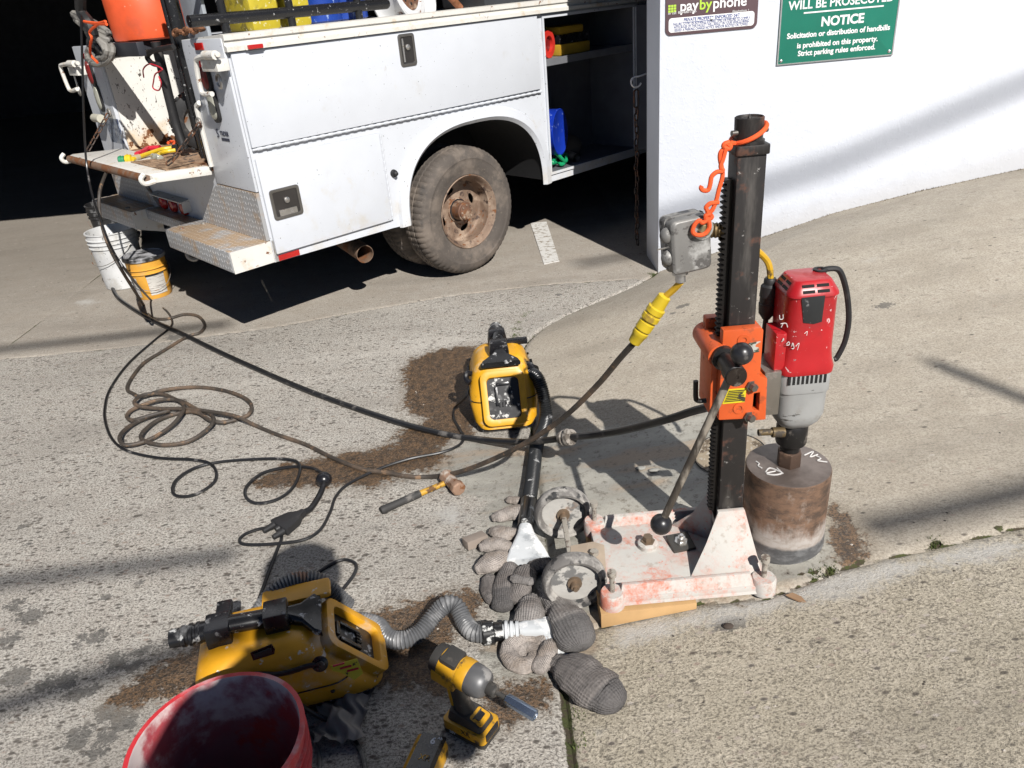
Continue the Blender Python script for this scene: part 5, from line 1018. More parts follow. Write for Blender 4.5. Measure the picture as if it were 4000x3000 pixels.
m.loft([ringp(a, .011, .011), ringp(a + d * .02, .013, .013), ringp(a + d * .045, .034, .014), ringp(b, .046, .014), ringp(b + d * .012, .046, .014)]); sp3 = m.build('triple_socket', BLK, tk, bevel=.003)
for s_ in (-1, 0, 1):
    m = MB(); c = b + d * .012 + n * s_ * .029; m.cyl(c, c + d * (.012 + .03 * (s_ != 0)), .0125, .009, n=10); m.build('socket_cap', BLK, sp3)
# vacuum leads
l2 = lay([(1040, 2062), (1000, 2070), (955, 2088), (936, 2110), (955, 2126), (1050, 2126), (1180, 2110), (1250, 2070), (1290, 2000), (1312, 1940), (1362, 1890), (1480, 1832), (1600, 1792), (1720, 1768), (1788, 1742), (1812, 1712), (1798, 1680), (1772, 1632), (1778, 1592)], .006)
l2 += [ony(x, y, Y) for x, y, Y in ((1820, 1550, 2.80), (1838, 1500, 2.84), (1870, 1430, 2.88), (1915, 1370, 2.9))]
one(MB().tube(crom(l2, 7), .0058, 8), 'vacuum_lead', THN, 'thin black lead from the triple socket to the yellow vacuum by the hose crossing', 'cord', gnd(1290, 2000))
l1 = lay([(1100, 2075), (1098, 2110), (1078, 2160), (1032, 2285), (1012, 2350), (1028, 2408), (1080, 2440), (1090, 2420), (1070, 2395), (1090, 2350), (1180, 2282), (1280, 2212), (1342, 2187), (1388, 2202), (1384, 2242), (1330, 2312), (1265, 2385), (1240, 2420)], .006)
one(MB().tube(crom(l1, 7), .0058, 8), 'vacuum_lead', THN, 'thin black lead looping from the triple socket to the yellow vacuum behind the red bucket', 'cord', gnd(1100, 2110))
one(MB().tube(crom([gnd(x, y, h) for x, y, h in ((1160, 2745, .10), (1230, 2790, .05), (1300, 2825, .02), (1370, 2880, .008), (1415, 2950, .008), (1430, 3060, .008))], 7), .0065, 8), 'vacuum_lead', THN, 'black lead trailing over the shaded ground right of the red bucket', 'cord', gnd(1370, 2880))
one(MB().tube(crom([gnd(x, y, .005) for x, y in ((1190, 2840), (1215, 2880), (1245, 2940), (1250, 3040))], 7), .005, 8), 'vacuum_lead', pbr('grey_lead', (.12, .11, .10), .5), 'thin grey lead on the ground close to the red bucket', 'cord', gnd(1215, 2880))
# ================================================================ vacuums
VY = pbr('yellow_vacuum_plastic', (.66, .33, .012), .38, 0, [((.50, .45, .36), 11, .60, .78, dict(amt=.55)), ((.20, .10, .02), 26, .70, .76, dict(amt=.6))])
VYD = pbr('dusty_yellow_vacuum_plastic', (.60, .29, .012), .42, 0, [((.48, .42, .36), 7, .54, .74, dict(amt=.6)), ((.62, .60, .56), 42, .68, .73, dict(amt=.8))])
VB = pbr('splashed_black_plastic', (.012, .012, .013), .25, 0, [((.55, .55, .55), 26, .63, .70, dict(amt=.8))]); VBD = pbr('slurry_splashed_black', (.014, .014, .015), .3, 0, [((.55, .55, .53), 30, .60, .68), ((.25, .25, .25), 9, .6, .75, dict(amt=.5))])
def corr(P, r, mat, name, par, pitch=.0085, amp=.1):
    Q = crom(P, 40); L = [0]
    for a, b in zip(Q, Q[1:]): L.append(L[-1] + (b - a).length)
    n = int(L[-1] / (pitch / 3)); out = []; j = 0
    for i in range(n + 1):
        t = L[-1] * i / n
        while j < len(L) - 2 and L[j + 1] < t: j += 1
        out.append(Q[j].lerp(Q[j + 1], (t - L[j]) / max(1e-9, L[j + 1] - L[j])))
    it = iter(range(10 ** 6)); m = MB(); m.tube(out, lambda t: r * (1 + amp * (1, .55, -1)[round(t * n) % 3]), 16); return m.build(name, mat, par)
def vac(label, M, yel, splash, detail):
    t = thing('portable_vacuum', label, 'vacuum', M, 'portable vacuums')
    def rg(w_, y0, y1, z, r_=.05): return [(x, (y0 + y1) / 2 + y, z) for x, y in rrect(w_, y1 - y0, r_, 5)]
    m = MB(M); m.loft([rg(.235, .03, .42, .0), rg(.25, .015, .435, .012), rg(.25, .015, .435, .05)]); m.build('base_skirt', BLS, t)
    m = MB(M); m.loft([rg(.225, -.004, .42, .028), rg(.262, .012, .445, .05, .05), rg(.285, .048, .45, .11, .06), rg(.28, .078, .445, .155, .06), rg(.25, .11, .435, .205, .06), rg(.215, .138, .42, .245, .05), rg(.17, .165, .395, .268, .05), rg(.13, .19, .37, .274, .04)]); b = m.build('body', yel, t)
    for zs, wq, y0q, y1q in ((.128, .2868, .058, .4525), (.045, .2575, .008, .443)):
        m = MB(M); q = [(x, (y0q + y1q) / 2 + y, zs) for x, y in rrect(wq, y1q - y0q, .06, 6)]; m.tube(q, .0022, 6, True); m.build('shell_seam', BLS, t)
    for i in range(5):
        for s_ in (-1, 1): m = MB(M); m.cbox((s_ * .1385, .30 + .018 * i, .165), (.012, .008, .03)); m.build('vent_slot', BLS, t, bevel=.002)
    for yy_, zz_, xx_ in ((.12, .10, .1445), (.40, .10, .1445), (.42, .19, .132)):
        for s_ in (-1, 1): m = MB(M); m.ball((s_ * xx_ * .985, yy_, zz_), .006, 8); m.build('case_screw', BLS, t)
    # battery cavity on the sloping front
    T = M @ frame((0, .058, .138), (1, 0, 0), Vector((0, -.205, .135)))
    m = MB(); m.loft([[(x, y, 0) for x, y in rrect(.168, .215, .03)], [(x, y, .016) for x, y in rrect(.158, .205, .026)]], T)
    m2 = MB(); m2.sheet(rrect(.185, .235, .034, 5), [rrect(.132, .178, .02, 5)], -.035, .020, T); fr = m2.build('cavity_frame', yel, t, bevel=.004)
    m = MB(); m.prism(rrect(.136, .182, .02, 5), -.012, -.004, T); cv = m.build('battery_cavity', splash, t)
    for x in (-.03, .03): m = MB(); m.box(x - .006, x + .006, -.03, .05, -.004, .006, T); m.build('battery_rail', VB, cv, bevel=.002)
    for i in range(4): m = MB(); m.box(-.022 + .013 * i, -.016 + .013 * i, -.035, -.015, -.004, .004, T); m.build('contact_rib', VB, cv)
    m = MB(); m.box(-.025, .025, .055, .068, -.004, .008, T); m.build('battery_stop', VB, cv, bevel=.002)
    # top handle carrying the wand
    tw = -.0; H = M
    q = [(tw, .41, .305), (tw, .38, .305), (tw, .33, .308), (tw, .26, .302), (tw, .20, .292)]
    m = MB(H); m.tube(q, lambda s_: .030 if s_ < .3 else .027, 16); hd = m.build('wand_tube', VB, t)
    m = MB(H); Q = frame((tw, .405, .305), None, (0, 1, 0)); m.lathe([(.028, 0), (.032, .004), (.032, .010), (.027, .013), (.027, .018), (.032, .021), (.032, .028), (.027, .031), (.027, .036), (.031, .039), (.031, .046), (.027, .05), (.027, .075), (.021, .075), (.021, .0)], 24, Q, False); m.build('threaded_end', splash, hd)
    m = MB(H); m.loft([[(tw + x, .20, .292 + z) for x, z in rrect(.05, .045, .018)], [(tw + x, .165, .283 + z) for x, z in rrect(.075, .036, .015)], [(tw + x, .135, .273 + z) for x, z in rrect(.15, .026, .010)], [(tw + x, .118, .268 + z) for x, z in rrect(.165, .022, .008)]]); m.build('floor_tool', VB, hd)
    for y in (.225, .365):
        m = MB(H); m.prism([(-.036, .225), (.036, .225), (.042, .29), (.034, .335), (-.034, .335), (-.042, .29)], -(y + .03), -(y - .03), XR); m.build('wand_clip', BLS, t, bevel=.006)
    m = MB(H); m.box(-.02, .13, .345, .385, .262, .285); m.build('side_hook', BLS, t, bevel=.006)
    for s_ in (-1, 1):
        m = MB(M); m.lathe([(.05, -.012), (.055, -.008), (.055, .008), (.05, .012), (.02, .012)], 24, Matrix.Translation((s_ * .132, .37, .055)) @ Matrix.Rotation(math.pi / 2, 4, 'Y')); m.build('wheel', BLK, t)
    return t
v2p = Vector((-.035, 2.672, 0)); M2 = Matrix.Translation(v2p) @ Matrix.Rotation(math.radians(2), 4, 'Z') @ Matrix.Diagonal((.97, .80, 1.0, 1))
v2 = vac('yellow portable vacuum with black battery bay behind the crossing hoses', M2, VY, VBD, False)
hp = [M2 @ Vector((.118, .17, .20)), M2 @ Vector((.150, .12, .185)), M2 @ Vector((.165, .05, .12)), M2 @ Vector((.160, -.02, .05)), gnd(2098, 1735, .026), gnd(2088, 1800, .026), gnd(2078, 1880, .026), gnd(2066, 1955, .026)]
corr(hp, .0245, pbr('black_corrugated_hose', (.02, .021, .022), .3, 0, [((.45, .45, .45), 20, .66, .74, dict(amt=.6))]), 'hose', v2)
m = MB(M2); m.lathe([(.034, 0), (.034, .02), (.030, .026), (.029, .05)], 20, frame((.105, .20, .205), None, (.6, -.6, -.1))); m.build('hose_port', BLS, v2)
NZ = pbr('milky_clear_plastic', (.55, .57, .58), .2, 0, [((.75, .75, .74), 14, .5, .62, dict(stretch=(1, 1, 1))), ((.2, .22, .24), 9, .58, .7, dict(amt=.6))])
a = gnd(2066, 1955, .03); b = gnd(2052, 2062, .035); e = gnd(2062, 2195, .02); d = (e - b).normalized(); n = Vector((-d.y, d.x, 0))
m = MB(); m.lathe([(.025, 0), (.027, .004), (.027, (b - a).length)], 18, frame(a, None, b - a)); m.build('hose_cuff', VBD, v2)
rr = lambda c_, w_, h_: [tuple(c_ + n * x + Vector((0, 0, z))) for x, z in rrect(2 * w_, 2 * h_, h_ * .8, 3)]
m = MB(); m.loft([rr(b, .022, .022), rr(b.lerp(e, .25), .030, .022), rr(b.lerp(e, .7), .058, .016), rr(e, .072, .012)]); m.build('floor_nozzle', NZ, v2)
# side tank and cord hook of the middle vacuum
m = MB(M2); m.prism([(.03, .02), (.20, .02), (.22, .13), (.10, .155), (.03, .09)], .128, .15, frame((0, 0, 0), (0, 1, 0), (-1, 0, 0)) @ Matrix.Identity(4)); m.build('side_tank', VBD, v2, bevel=.006)
m = MB(M2); m.tube(crom([(-.11, .20, .20), (-.14, .19, .215), (-.15, .17, .20), (-.135, .15, .185)], 4), .012, 8); m.build('cord_hook', BLS, v2)
# lower vacuum
yaw = math.radians(102); M1 = Matrix.Translation((-.425, 1.53, 0)) @ Matrix.Rotation(yaw, 4, 'Z') @ Matrix.Diagonal((.95, 1.0, .80, 1))
v1 = vac('dusty yellow portable vacuum lying behind the red bucket with grey hose', M1, VYD, VBD, True)
bd = M1 @ Vector((.13, .22, .18)); nrm = (M1.to_3x3() @ Vector((-1, 0, .42))).normalized()
def onv(px, py, off=0):
    r = ray(px, py); c = Vector((0, 0, CAMZ)); p0 = M1 @ Vector((-.143, .2, .14)) + nrm * off; return c + r * ((p0 - c).dot(nrm) / r.dot(nrm))
GX = pbr('grey_corrugated_hose', (.10, .102, .106), .35, 0, [((.27, .27, .27), 12, .46, .72), ((.45, .20, .08), 10, .66, .74, dict(amt=.5))])
hp = [M1 @ Vector((.13, .16, .07)), M1 @ Vector((.145, .06, .05)), gnd(1470, 2440, .03), gnd(1515, 2490, .027), gnd(1575, 2500, .027), gnd(1640, 2470, .03), gnd(1700, 2400, .05), gnd(1745, 2360, .07), gnd(1785, 2370, .06), gnd(1815, 2430, .035), gnd(1850, 2470, .03), gnd(1895, 2476, .028)]
corr(hp, .0235, GX, 'hose', v1)
def seg(a, b, prof, mat, nm): m = MB(); L = (b - a).length; m.lathe([(r_, t_ * L) for r_, t_ in prof], 22, frame(a, None, b - a)); return m.build(nm, mat, v1)
a = gnd(1885, 2476, .028); b = gnd(1965, 2466, .028); c = gnd(2030, 2462, .028); d_ = gnd(2135, 2452, .026)
seg(a, b, [(.024, 0), (.031, .02), (.033, .06), (.033, .55), (.026, .62), (.024, 1)], VBD, 'hose_cuff')
seg(b, c, [(.020, 0), (.020, .1), (.029, .14), (.029, .3), (.020, .34), (.020, .42), (.027, .46), (.027, .62), (.02, .66), (.02, .74), (.026, .78), (.026, .95), (.019, 1)], NZ, 'ribbed_adapter')
dd = (d_ - c).normalized(); nn = Vector((-dd.y, dd.x, 0)); rr = lambda c_, w_, h_, dr=None: [tuple(c_ + nn * x + Vector((0, 0, z))) for x, z in rrect(2 * w_, 2 * h_, h_ * .7, 3)]
m = MB(); m.loft([rr(c, .019, .019), rr(c.lerp(d_, .15), .024, .018), rr(d_, .028, .018)]); m.build('nozzle_neck', NZ, v1)
m = MB(); m.tube(crom([gnd(x, y, h) for x, y, h in ((2138, 2412, .03), (2150, 2460, .026), (2175, 2510, .022), (2205, 2545, .016), (2238, 2568, .01))], 6), 0, prof=[(-.024, -.008), (.024, -.008), (.024, .006), (-.024, .006)]); m.build('nozzle_lip', NZ, v1, bevel=.003)
def patch(L, off, mat, nm, th=.0016):
    q = [onv(*p, off) for p in L]; m = MB(); k = len(q); m.add([tuple(v) for v in q] + [tuple(v + nrm * th) for v in q], [tuple(range(k, 2 * k)), tuple(range(k))[::-1]] + [(i, (i + 1) % k, (i + 1) % k + k, i + k) for i in range(k)]); return m.build(nm, mat, v1)
patch([(978, 2548), (1062, 2515), (1075, 2535), (1072, 2552), (990, 2578)], .004, BLS, 'switch_bezel', .004); patch([(990, 2556), (1058, 2528), (1062, 2544), (994, 2570)], .0085, BLK, 'rocker_switch', .005)
lb = patch([(1290, 2600), (1395, 2572), (1418, 2630), (1385, 2655), (1335, 2628), (1300, 2620)], .006, pbr('yellow_label', (.62, .52, .02), .5), 'warning_label')
for i in range(3):
    a = onv(1300 + 28 * i, 2602 + 10 * i, .0085); b = onv(1345 + 28 * i, 2590 + 10 * i, .0085); m = MB(); m.tube([a, b], .0026, 4); m.build('red_line', RW, v1)
gq = onv(1250, 2592, .006); m = MB(); m.lathe([(.02, 0), (.02, .004), (.012, .006), (.012, .016), (1e-4, .016)], 18, frame(gq, None, nrm)); m.build('cord_gland', BLS, v1)
m = MB(); m.tube(crom([gq + nrm * .012, onv(1210, 2600, .014), onv(1140, 2622, .012), onv(1080, 2634, .012), onv(1000, 2634, .012), onv(960, 2645, .012)], 6), .0065, 8); m.build('supply_lead', THN, v1)
m = MB(M1); m.box(.06, .13, .09, .27, .262, .285); m.build('top_cover', VYD, v1, bevel=.012)
m = MB(); P = [M1 @ Vector(p) for p in ((.11, .30, .20), (.145, .22, .27), (.155, .13, .25), (.13, .06, .13))]; o = corr(P, .024, GX, 'hose_end', v1)
rag = MB(); g0 = gnd(1340, 2810); N_ = 14; vs = []
for i in range(N_):
    for j in range(N_):
        x = (i / (N_ - 1) - .5) * .12; y = (j / (N_ - 1) - .5) * .17; vs.append((g0.x + x + .01 * math.sin(j * 1.3), g0.y + y, .012 + .05 * math.exp(-((x / .05) ** 2)) * (.6 + .4 * math.sin(j * .9 + i * .6)) + .01 * math.sin(i * 2.1 + j)))
rag.add(vs, [(i*N_+j, (i+1)*N_+j, (i+1)*N_+j+1, i*N_+j+1) for i in range(N_-1) for j in range(N_-1)]); one(rag, 'grey_rag', pbr('grey_rag_cloth', (.20, .185, .17), .95), 'crumpled grey rag under the right end of the dusty yellow vacuum', 'rag', g0, sub=2)
# ================================================================ red bucket in front
RB = pbr('red_bucket_plastic', (.55, .022, .03), .45, 0, [((.50, .36, .36), 8, .48, .7, dict(amt=.75)), ((.33, .015, .02), 5, .5, .7, dict(amt=.5))]); RBI = pbr('dust_filmed_red_plastic', (.36, .06, .075), .6, 0, [((.30, .19, .21), 4, .40, .7, dict(amt=.55)), ((.42, .05, .05), 7, .56, .7), ((.60, .50, .48), 9, .48, .72, dict(grad=(2, .2, .34, .1)))])
rb = bucket('red_bucket', 'big red plastic bucket filmed with dust at the bottom edge of the picture', (-.64, 1.04, 0), .166, .34, RB, 3, inner=RBI)
# ================================================================ sand filled socks
def z5(x, y): return (1700 + x * .6027, 1850 + y * .6027)
def cloth(name, col, dark):
    N = NT(name); n = N.noise(16, 5, .7); c = N.mix(N.ramp(n, .3, .7), tuple(x * .72 for x in col), tuple(min(1, x * 1.2) for x in col)); c = N.mix(N.math('MULTIPLY', N.ramp(N.noise(7, 4, .6, None, 5), .50, .66), .8), c, dark)
    kn = N.noise(260, 2, .8, (1, .4, 1), 2); c = N.mix(N.math('MULTIPLY', N.ramp(kn, .5, .62), .45), c, tuple(x * .4 for x in col))
    t = N.ramp(N.math('ADD', N.attr('toe'), N.math('MULTIPLY', N.math('SUBTRACT', n, .5), .5)), .45, .58); c = N.mix(N.math('MULTIPLY', t, .68), c, N.mix(N.ramp(kn, .4, .6), (.03, .03, .033), (.09, .088, .088)))
    rib = N.math('SINE', N.math('MULTIPLY', N.attr('ang'), 34.0)); crs = N.math('SINE', N.math('MULTIPLY', N.attr('len'), 900.0))
    wv = N.math('MULTIPLY', N.math('ADD', N.math('MULTIPLY', rib, .7), N.math('MULTIPLY', crs, .3)), .5); wv = N.math('ADD', wv, .5)
    c = N.mix(N.math('MULTIPLY', N.ramp(wv, .55, .1), .36), c, tuple(x * .38 for x in col))
    return N.out(c, .97, 0.0, N.bump(wv, .7, .003, N.bump(n, .9, .010)))
SK = dict(light=cloth('pale_sock_knit', (.40, .355, .32), (.30, .245, .20)), grey=cloth('grey_sock_knit', (.27, .25, .235), (.17, .145, .13)), dark=cloth('dark_sock_knit', (.205, .185, .172), (.115, .10, .092)))
def sock(L, R, mat, label, toe=None, lift=0.0, seed=0, n=28):
    rs = np.random.default_rng(seed); k = .00044; Rm = [r * k for r in R]
    P = crom([gnd(*z5(x, y), r * .64 + lift) for (x, y), r in zip(L, Rm)], 10); m_ = len(P); ph = rs.uniform(0, 6, 8)
    rad = lambda i: float(np.interp(i / (m_ - 1) * (len(Rm) - 1), range(len(Rm)), Rm)); nc = 7
    t0 = (P[1] - P[0]).normalized(); t1 = (P[-1] - P[-2]).normalized()
    pts = [(P[0] - t0 * rad(0) * .9 * math.cos(a), rad(0) * math.sin(a)) for a in np.linspace(.1, math.pi / 2, nc)][:-1]
    pts += [(p, rad(i)) for i, p in enumerate(P)]
    pts += [(P[-1] + t1 * rad(m_ - 1) * math.sin(a), rad(m_ - 1) * math.cos(a)) for a in np.linspace(0, math.pi / 2 - .1, nc)][1:]
    fold = [(rs.uniform(0, 6.28), rs.uniform(.15, .95), rs.uniform(-.5, .5)) for _ in range(7)]; rings = []; N0 = len(pts)
    for i, (c, r) in enumerate(pts):
        tg = (pts[min(i + 1, N0 - 1)][0] - pts[max(i - 1, 0)][0]).normalized(); sd = Vector((-tg.y, tg.x, 0)); sd = sd.normalized() if sd.length > .05 else Vector((1, 0, 0))
        up_ = sd.cross(tg); up_ = up_ if up_.z > 0 else -up_; rg = []; tt = i / (N0 - 1)
        for q in range(n):
            a = 2 * math.pi * q / n; v = 1 + .05 * math.sin(2 * a + ph[0] + i * .12) + .04 * math.sin(3 * a + ph[1] - i * .2) + .03 * math.sin(7 * a + ph[2] + i * .5)
            v += (.10 * math.sin(9 * a + ph[3]) * math.exp(-(tt / .22) ** 2) - .28 * math.exp(-((tt - .13) / .05) ** 2)) * (R[0] < R[-1] * .85 or toe is None)
            for fa, ft, fs in fold:                                   # creases
                da = (a - fa + math.pi) % (2 * math.pi) - math.pi; v -= .13 * math.exp(-((tt - ft - fs * da * .22) / .035) ** 2 - (da / .9) ** 2)
            rr = r * (v + .012 * rs.normal()); z = math.sin(a); z = z if z > 0 else z * .78
            rg.append(tuple(c + sd * (rr * 1.18 * math.cos(a)) + up_ * (rr * .78 * z)))
        rings.append(rg)
    o = one(MB().loft(rings), 'sand_sock', SK[mat], label, 'sock', gnd(*z5(*L[len(L) // 2])), 'sand filled socks')
    at = o.data.attributes.new('toe', 'FLOAT', 'POINT'); at.data.foreach_set('value', [float(np.clip(.5 + (i / (N0 - 1) - (toe or 9)) * 3.2, 0, 1)) for i in range(N0) for _ in range(n)])
    at = o.data.attributes.new('ang', 'FLOAT', 'POINT'); at.data.foreach_set('value', [2 * math.pi * ((q + n // 4) % n) / n for i in range(N0) for q in range(n)])
    ls = [0.0]
    for (c0, _), (c1, _) in zip(pts, pts[1:]): ls.append(ls[-1] + (c1 - c0).length)
    at = o.data.attributes.new('len', 'FLOAT', 'POINT'); at.data.foreach_set('value', [ls[i] for i in range(N0) for q in range(n)])
    return o
sock([(400, 285), (520, 255), (640, 255)], [50, 68, 66], 'light', 'pale sand sock topmost in the pile, beside the far transport wheel', None, 0, 1)
sock([(385, 375), (450, 390), (530, 395)], [52, 60, 50], 'light', 'pale sand sock just above the milky floor nozzle in the pile', None, 0, 2)
sock([(320, 475), (400, 455), (480, 480)], [48, 55, 45], 'light', 'pale folded sand sock beside the small wood offcut', None, .01, 3)
sock([(300, 610), (370, 575), (430, 540)], [55, 78, 60], 'light', 'rounded pale sand sock at the left edge of the pile', None, .004, 4)
sock([(480, 620), (450, 720), (440, 850)], [62, 70, 62], 'dark', 'dark sand sock with black toe in the middle of the pile', .62, 0, 5)
sock([(590, 640), (560, 720), (530, 800)], [70, 78, 60], 'dark', 'charcoal sand sock under the near transport wheel', None, .005, 6)
sock([(620, 830), (610, 900), (600, 960)], [70, 88, 80], 'grey', 'grey sand sock directly behind the lower clear nozzle', None, 0, 7)
sock([(700, 760), (780, 850), (860, 960), (910, 1060)], [48, 78, 112, 108], 'grey', 'long grey sand sock with black toe pointing at the wooden wedge', .66, 0, 8)
sock([(810, 1240), (930, 1300), (1060, 1400), (1110, 1440)], [78, 112, 122, 108], 'dark', 'big dark sand sock lying across the mossy joint', .72, 0, 9)
sock([(350, 680), (345, 760), (370, 820)], [45, 42, 38], 'dark', 'small dark knotted sock at the lower left of the pile', None, 0, 10)
sock([(640, 610), (700, 590)], [55, 60], 'dark', 'dark sock end between the two transport wheels', None, 0, 11)
sock([(480, 170), (530, 175)], [34, 38], 'light', 'small pale sock knot beside the end of the black hose', None, 0, 12)
sock([(510, 680), (560, 690), (620, 700)], [30, 26, 30], 'grey', 'knotted grey sock cuff on top of the pile', None, .05, 13)
sp_ = [(720, 1090), (640, 1062), (550, 1075), (485, 1130), (490, 1200), (555, 1245), (630, 1225), (650, 1165), (605, 1130), (560, 1150), (575, 1190)]
sock(sp_, [44, 46, 48, 50, 50, 50, 46, 42, 38, 34, 26], 'light', 'pale sock rolled into a spiral below the clear nozzle', None, .002, 14)
sock([(745, 1110), (720, 1180), (680, 1260)], [46, 54, 44], 'light', 'ribbed pale sock cuff between the spiral and the big dark sock', None, .01, 15)
# ================================================================ hand tools and oddments
def sticks(a, b, r0, r1, T=None): pass
a = gnd(1488, 1995, .014); b = gnd(1640, 1928, .014); c = gnd(1745, 1884, .018); hd = (c - a).normalized()
hm = thing('club_hammer', 'club hammer with black grip and yellow shaft lying on the wet patch', 'hammer', gnd(1640, 1935))
m = MB(); L = (b - a).length; m.lathe([(.013, 0), (.0155, .006), (.015, .02), (.0135, L * .4), (.015, L * .8), (.014, L)], 16, frame(a, None, b - a)); m.build('grip', pbr('worn_black_grip', (.035, .034, .033), .7, 0, [((.14, .13, .12), 16, .52, .68)]), hm)
m = MB(); m.cyl(b - hd * .005, c, .0115, .010, n=12); m.build('shaft', pbr('worn_yellow_shaft', (.50, .28, .03), .5, 0, [((.12, .06, .02), 22, .5, .62)]), hm)
pd = (gnd(1792, 1912) - gnd(1738, 1858)).normalized(); c0 = gnd(1766, 1884, .027)
m = MB(); m.lathe([(.023, -.058), (.0275, -.053), (.0275, -.034), (.0235, -.027), (.0235, .027), (.0275, .034), (.0275, .053), (.023, .058)], 8, frame(c0, None, pd)); m.build('head', pbr('rusty_hammer_head', (.30, .19, .13), .7, .25, [((.42, .37, .32), 12, .5, .65), (RUST, 18, .58, .66)]), hm, bevel=.001)
# impact driver standing on its battery
DY = pbr('grimy_yellow_tool', (.58, .30, .012), .45, 0, [((.07, .05, .03), 18, .58, .70)]); DB = pbr('grimy_black_tool', (.035, .033, .030), .6, 0, [((.17, .145, .12), 16, .52, .72)]); DGY = pbr('worn_tool_nose', (.13, .13, .132), .45, .4, [((.26, .25, .24), 18, .55, .7)])
hA = onz(1740, 2560, .205); hB = onz(2040, 2735, .175); dx = (hB - hA); dx.z = 0; dx.normalize(); bp = gnd(1845, 2895); bp = Vector((bp.x, bp.y + .035, bp.z))
dr = thing('impact_driver', 'grimy yellow and black cordless impact driver standing on its battery', 'power tool', frame(bp, dx, (0, 0, 1))); DM = MWD[dr.name]
def dpart(nm, mat, par=None, bevel=0): return lambda m: m.build(nm, mat, par or dr, bevel=bevel)
m = MB(DM); m.loft([[(x, y, .0) for x, y in rrect(.118, .072, .012)], [(x, y, .012) for x, y in rrect(.122, .076, .012)], [(x, y, .040) for x, y in rrect(.122, .076, .012)]]); bt_ = m.build('battery', DY, dr, bevel=.002)
m = MB(DM); m.loft([[(x, y, .0015) for x, y in rrect(.1235, .0775, .012)], [(x, y, .013) for x, y in rrect(.1245, .0785, .012)]]); m.build('battery_band', DB, bt_)
m = MB(DM); m.cbox((.0605, 0, .028), (.006, .05, .022)); m.build('release_button', BLS, bt_, bevel=.002)
m = MB(DM); m.loft([[(x, y, .0405) for x, y in rrect(.104, .062, .012)], [(x - .002, y, .054) for x, y in rrect(.096, .056, .012)], [(x - .012, y, .066) for x, y in rrect(.07, .052, .014)]]); ft = m.build('foot', DB, dr, bevel=.002)
T = DM @ Matrix.Translation((.030, 0, .0605)) @ Matrix.Rotation(.25, 4, 'Y'); m = MB(T); m.prism(rrect(.036, .042, .006), -.006, .003); pn = m.build('control_panel', DY, ft, bevel=.001); m = MB(T); m.prism(rrect(.014, .026, .003), .003, .0045); m.build('panel_window', BLS, pn)
m = MB(DM); m.loft([[(x - .014, y, .062) for x, y in rrect(.052, .042, .018)], [(x - .020, y, .085) for x, y in rrect(.044, .036, .017)], [(x - .024, y, .12) for x, y in rrect(.042, .036, .017)], [(x - .022, y, .15) for x, y in rrect(.05, .04, .017)], [(x - .02, y, .172) for x, y in rrect(.062, .046, .017)]]); hg = m.build('handle', DB, dr)
m = MB(DM); m.loft([[(x - .043, y, .07) for x, y in rrect(.012, .026, .005)], [(x - .049, y, .12) for x, y in rrect(.010, .024, .004)], [(x - .045, y, .155) for x, y in rrect(.012, .026, .005)]]); m.build('grip_stripe', DY, hg)
m = MB(DM); m.cbox((.010, 0, .142), (.016, .018, .03)); m.build('trigger', DB, hg, bevel=.004)
HZ = .192; tb_ = DM @ Matrix.Translation((0, 0, HZ)) @ Matrix.Rotation(math.radians(99), 4, 'Y')
m = MB(); m.lathe([(.02, -.082), (.033, -.078), (.0365, -.066), (.037, -.02), (.036, -.005)], 28, tb_); mh = m.build('motor_case', DY, dr)
m = MB(); m.lathe([(.021, -.0835), (.034, -.0795), (.0375, -.067), (.0375, -.056)], 28, tb_, False); m.build('rear_cap', DB, mh); m = MB(); m.lathe([(.0372, -.006), (.0385, -.002), (.0385, .016), (.0372, .02)], 28, tb_); m.build('yellow_collar', DY, mh)
for s_ in (-1, 1): m = MB(tb_); m.cbox((.014, s_ * .0335, -.035), (.034, .013, .066)); m.build('side_panel', DY, mh, bevel=.004)
m = MB(tb_); m.cbox((-.030, 0, -.032), (.018, .052, .046)); m.build('top_badge', DB, mh, bevel=.006)
m = MB(); m.lathe([(.037, .02), (.0375, .03), (.036, .05), (.031, .062), (.026, .066), (.016, .068)], 28, tb_); m.build('nose', DGY, mh)
m = MB(); m.lathe([(.0135, .066), (.0155, .07), (.0155, .088), (.012, .092), (.006, .093), (.0058, .118), (.0075, .12)], 18, tb_); m.build('chuck', DB, mh)
m = MB(); m.lathe([(.0075, .116), (.0125, .12), (.0135, .128), (.0135, .150), (.0138, .152), (.0138, .196), (.010, .197), (.010, .18), (1e-4, .18)], 6, tb_); m.build('nut_socket', pbr('blue_chrome_socket', (.26, .32, .42), .22, .9, [((.75, .75, .75), 14, .58, .62, dict(metal=0, rough=.6))]), mh, bevel=.0008)
text('20V', .012, MWT, dr, DM @ frame((-.03, -.0395, .012), (1, 0, 0), (0, -1, 0)), 'battery_print'); text('XR', .02, BLS, dr, DM @ frame((.01, -.0385, .03), (1, 0, 0), (0, -1, 0)), 'battery_print')
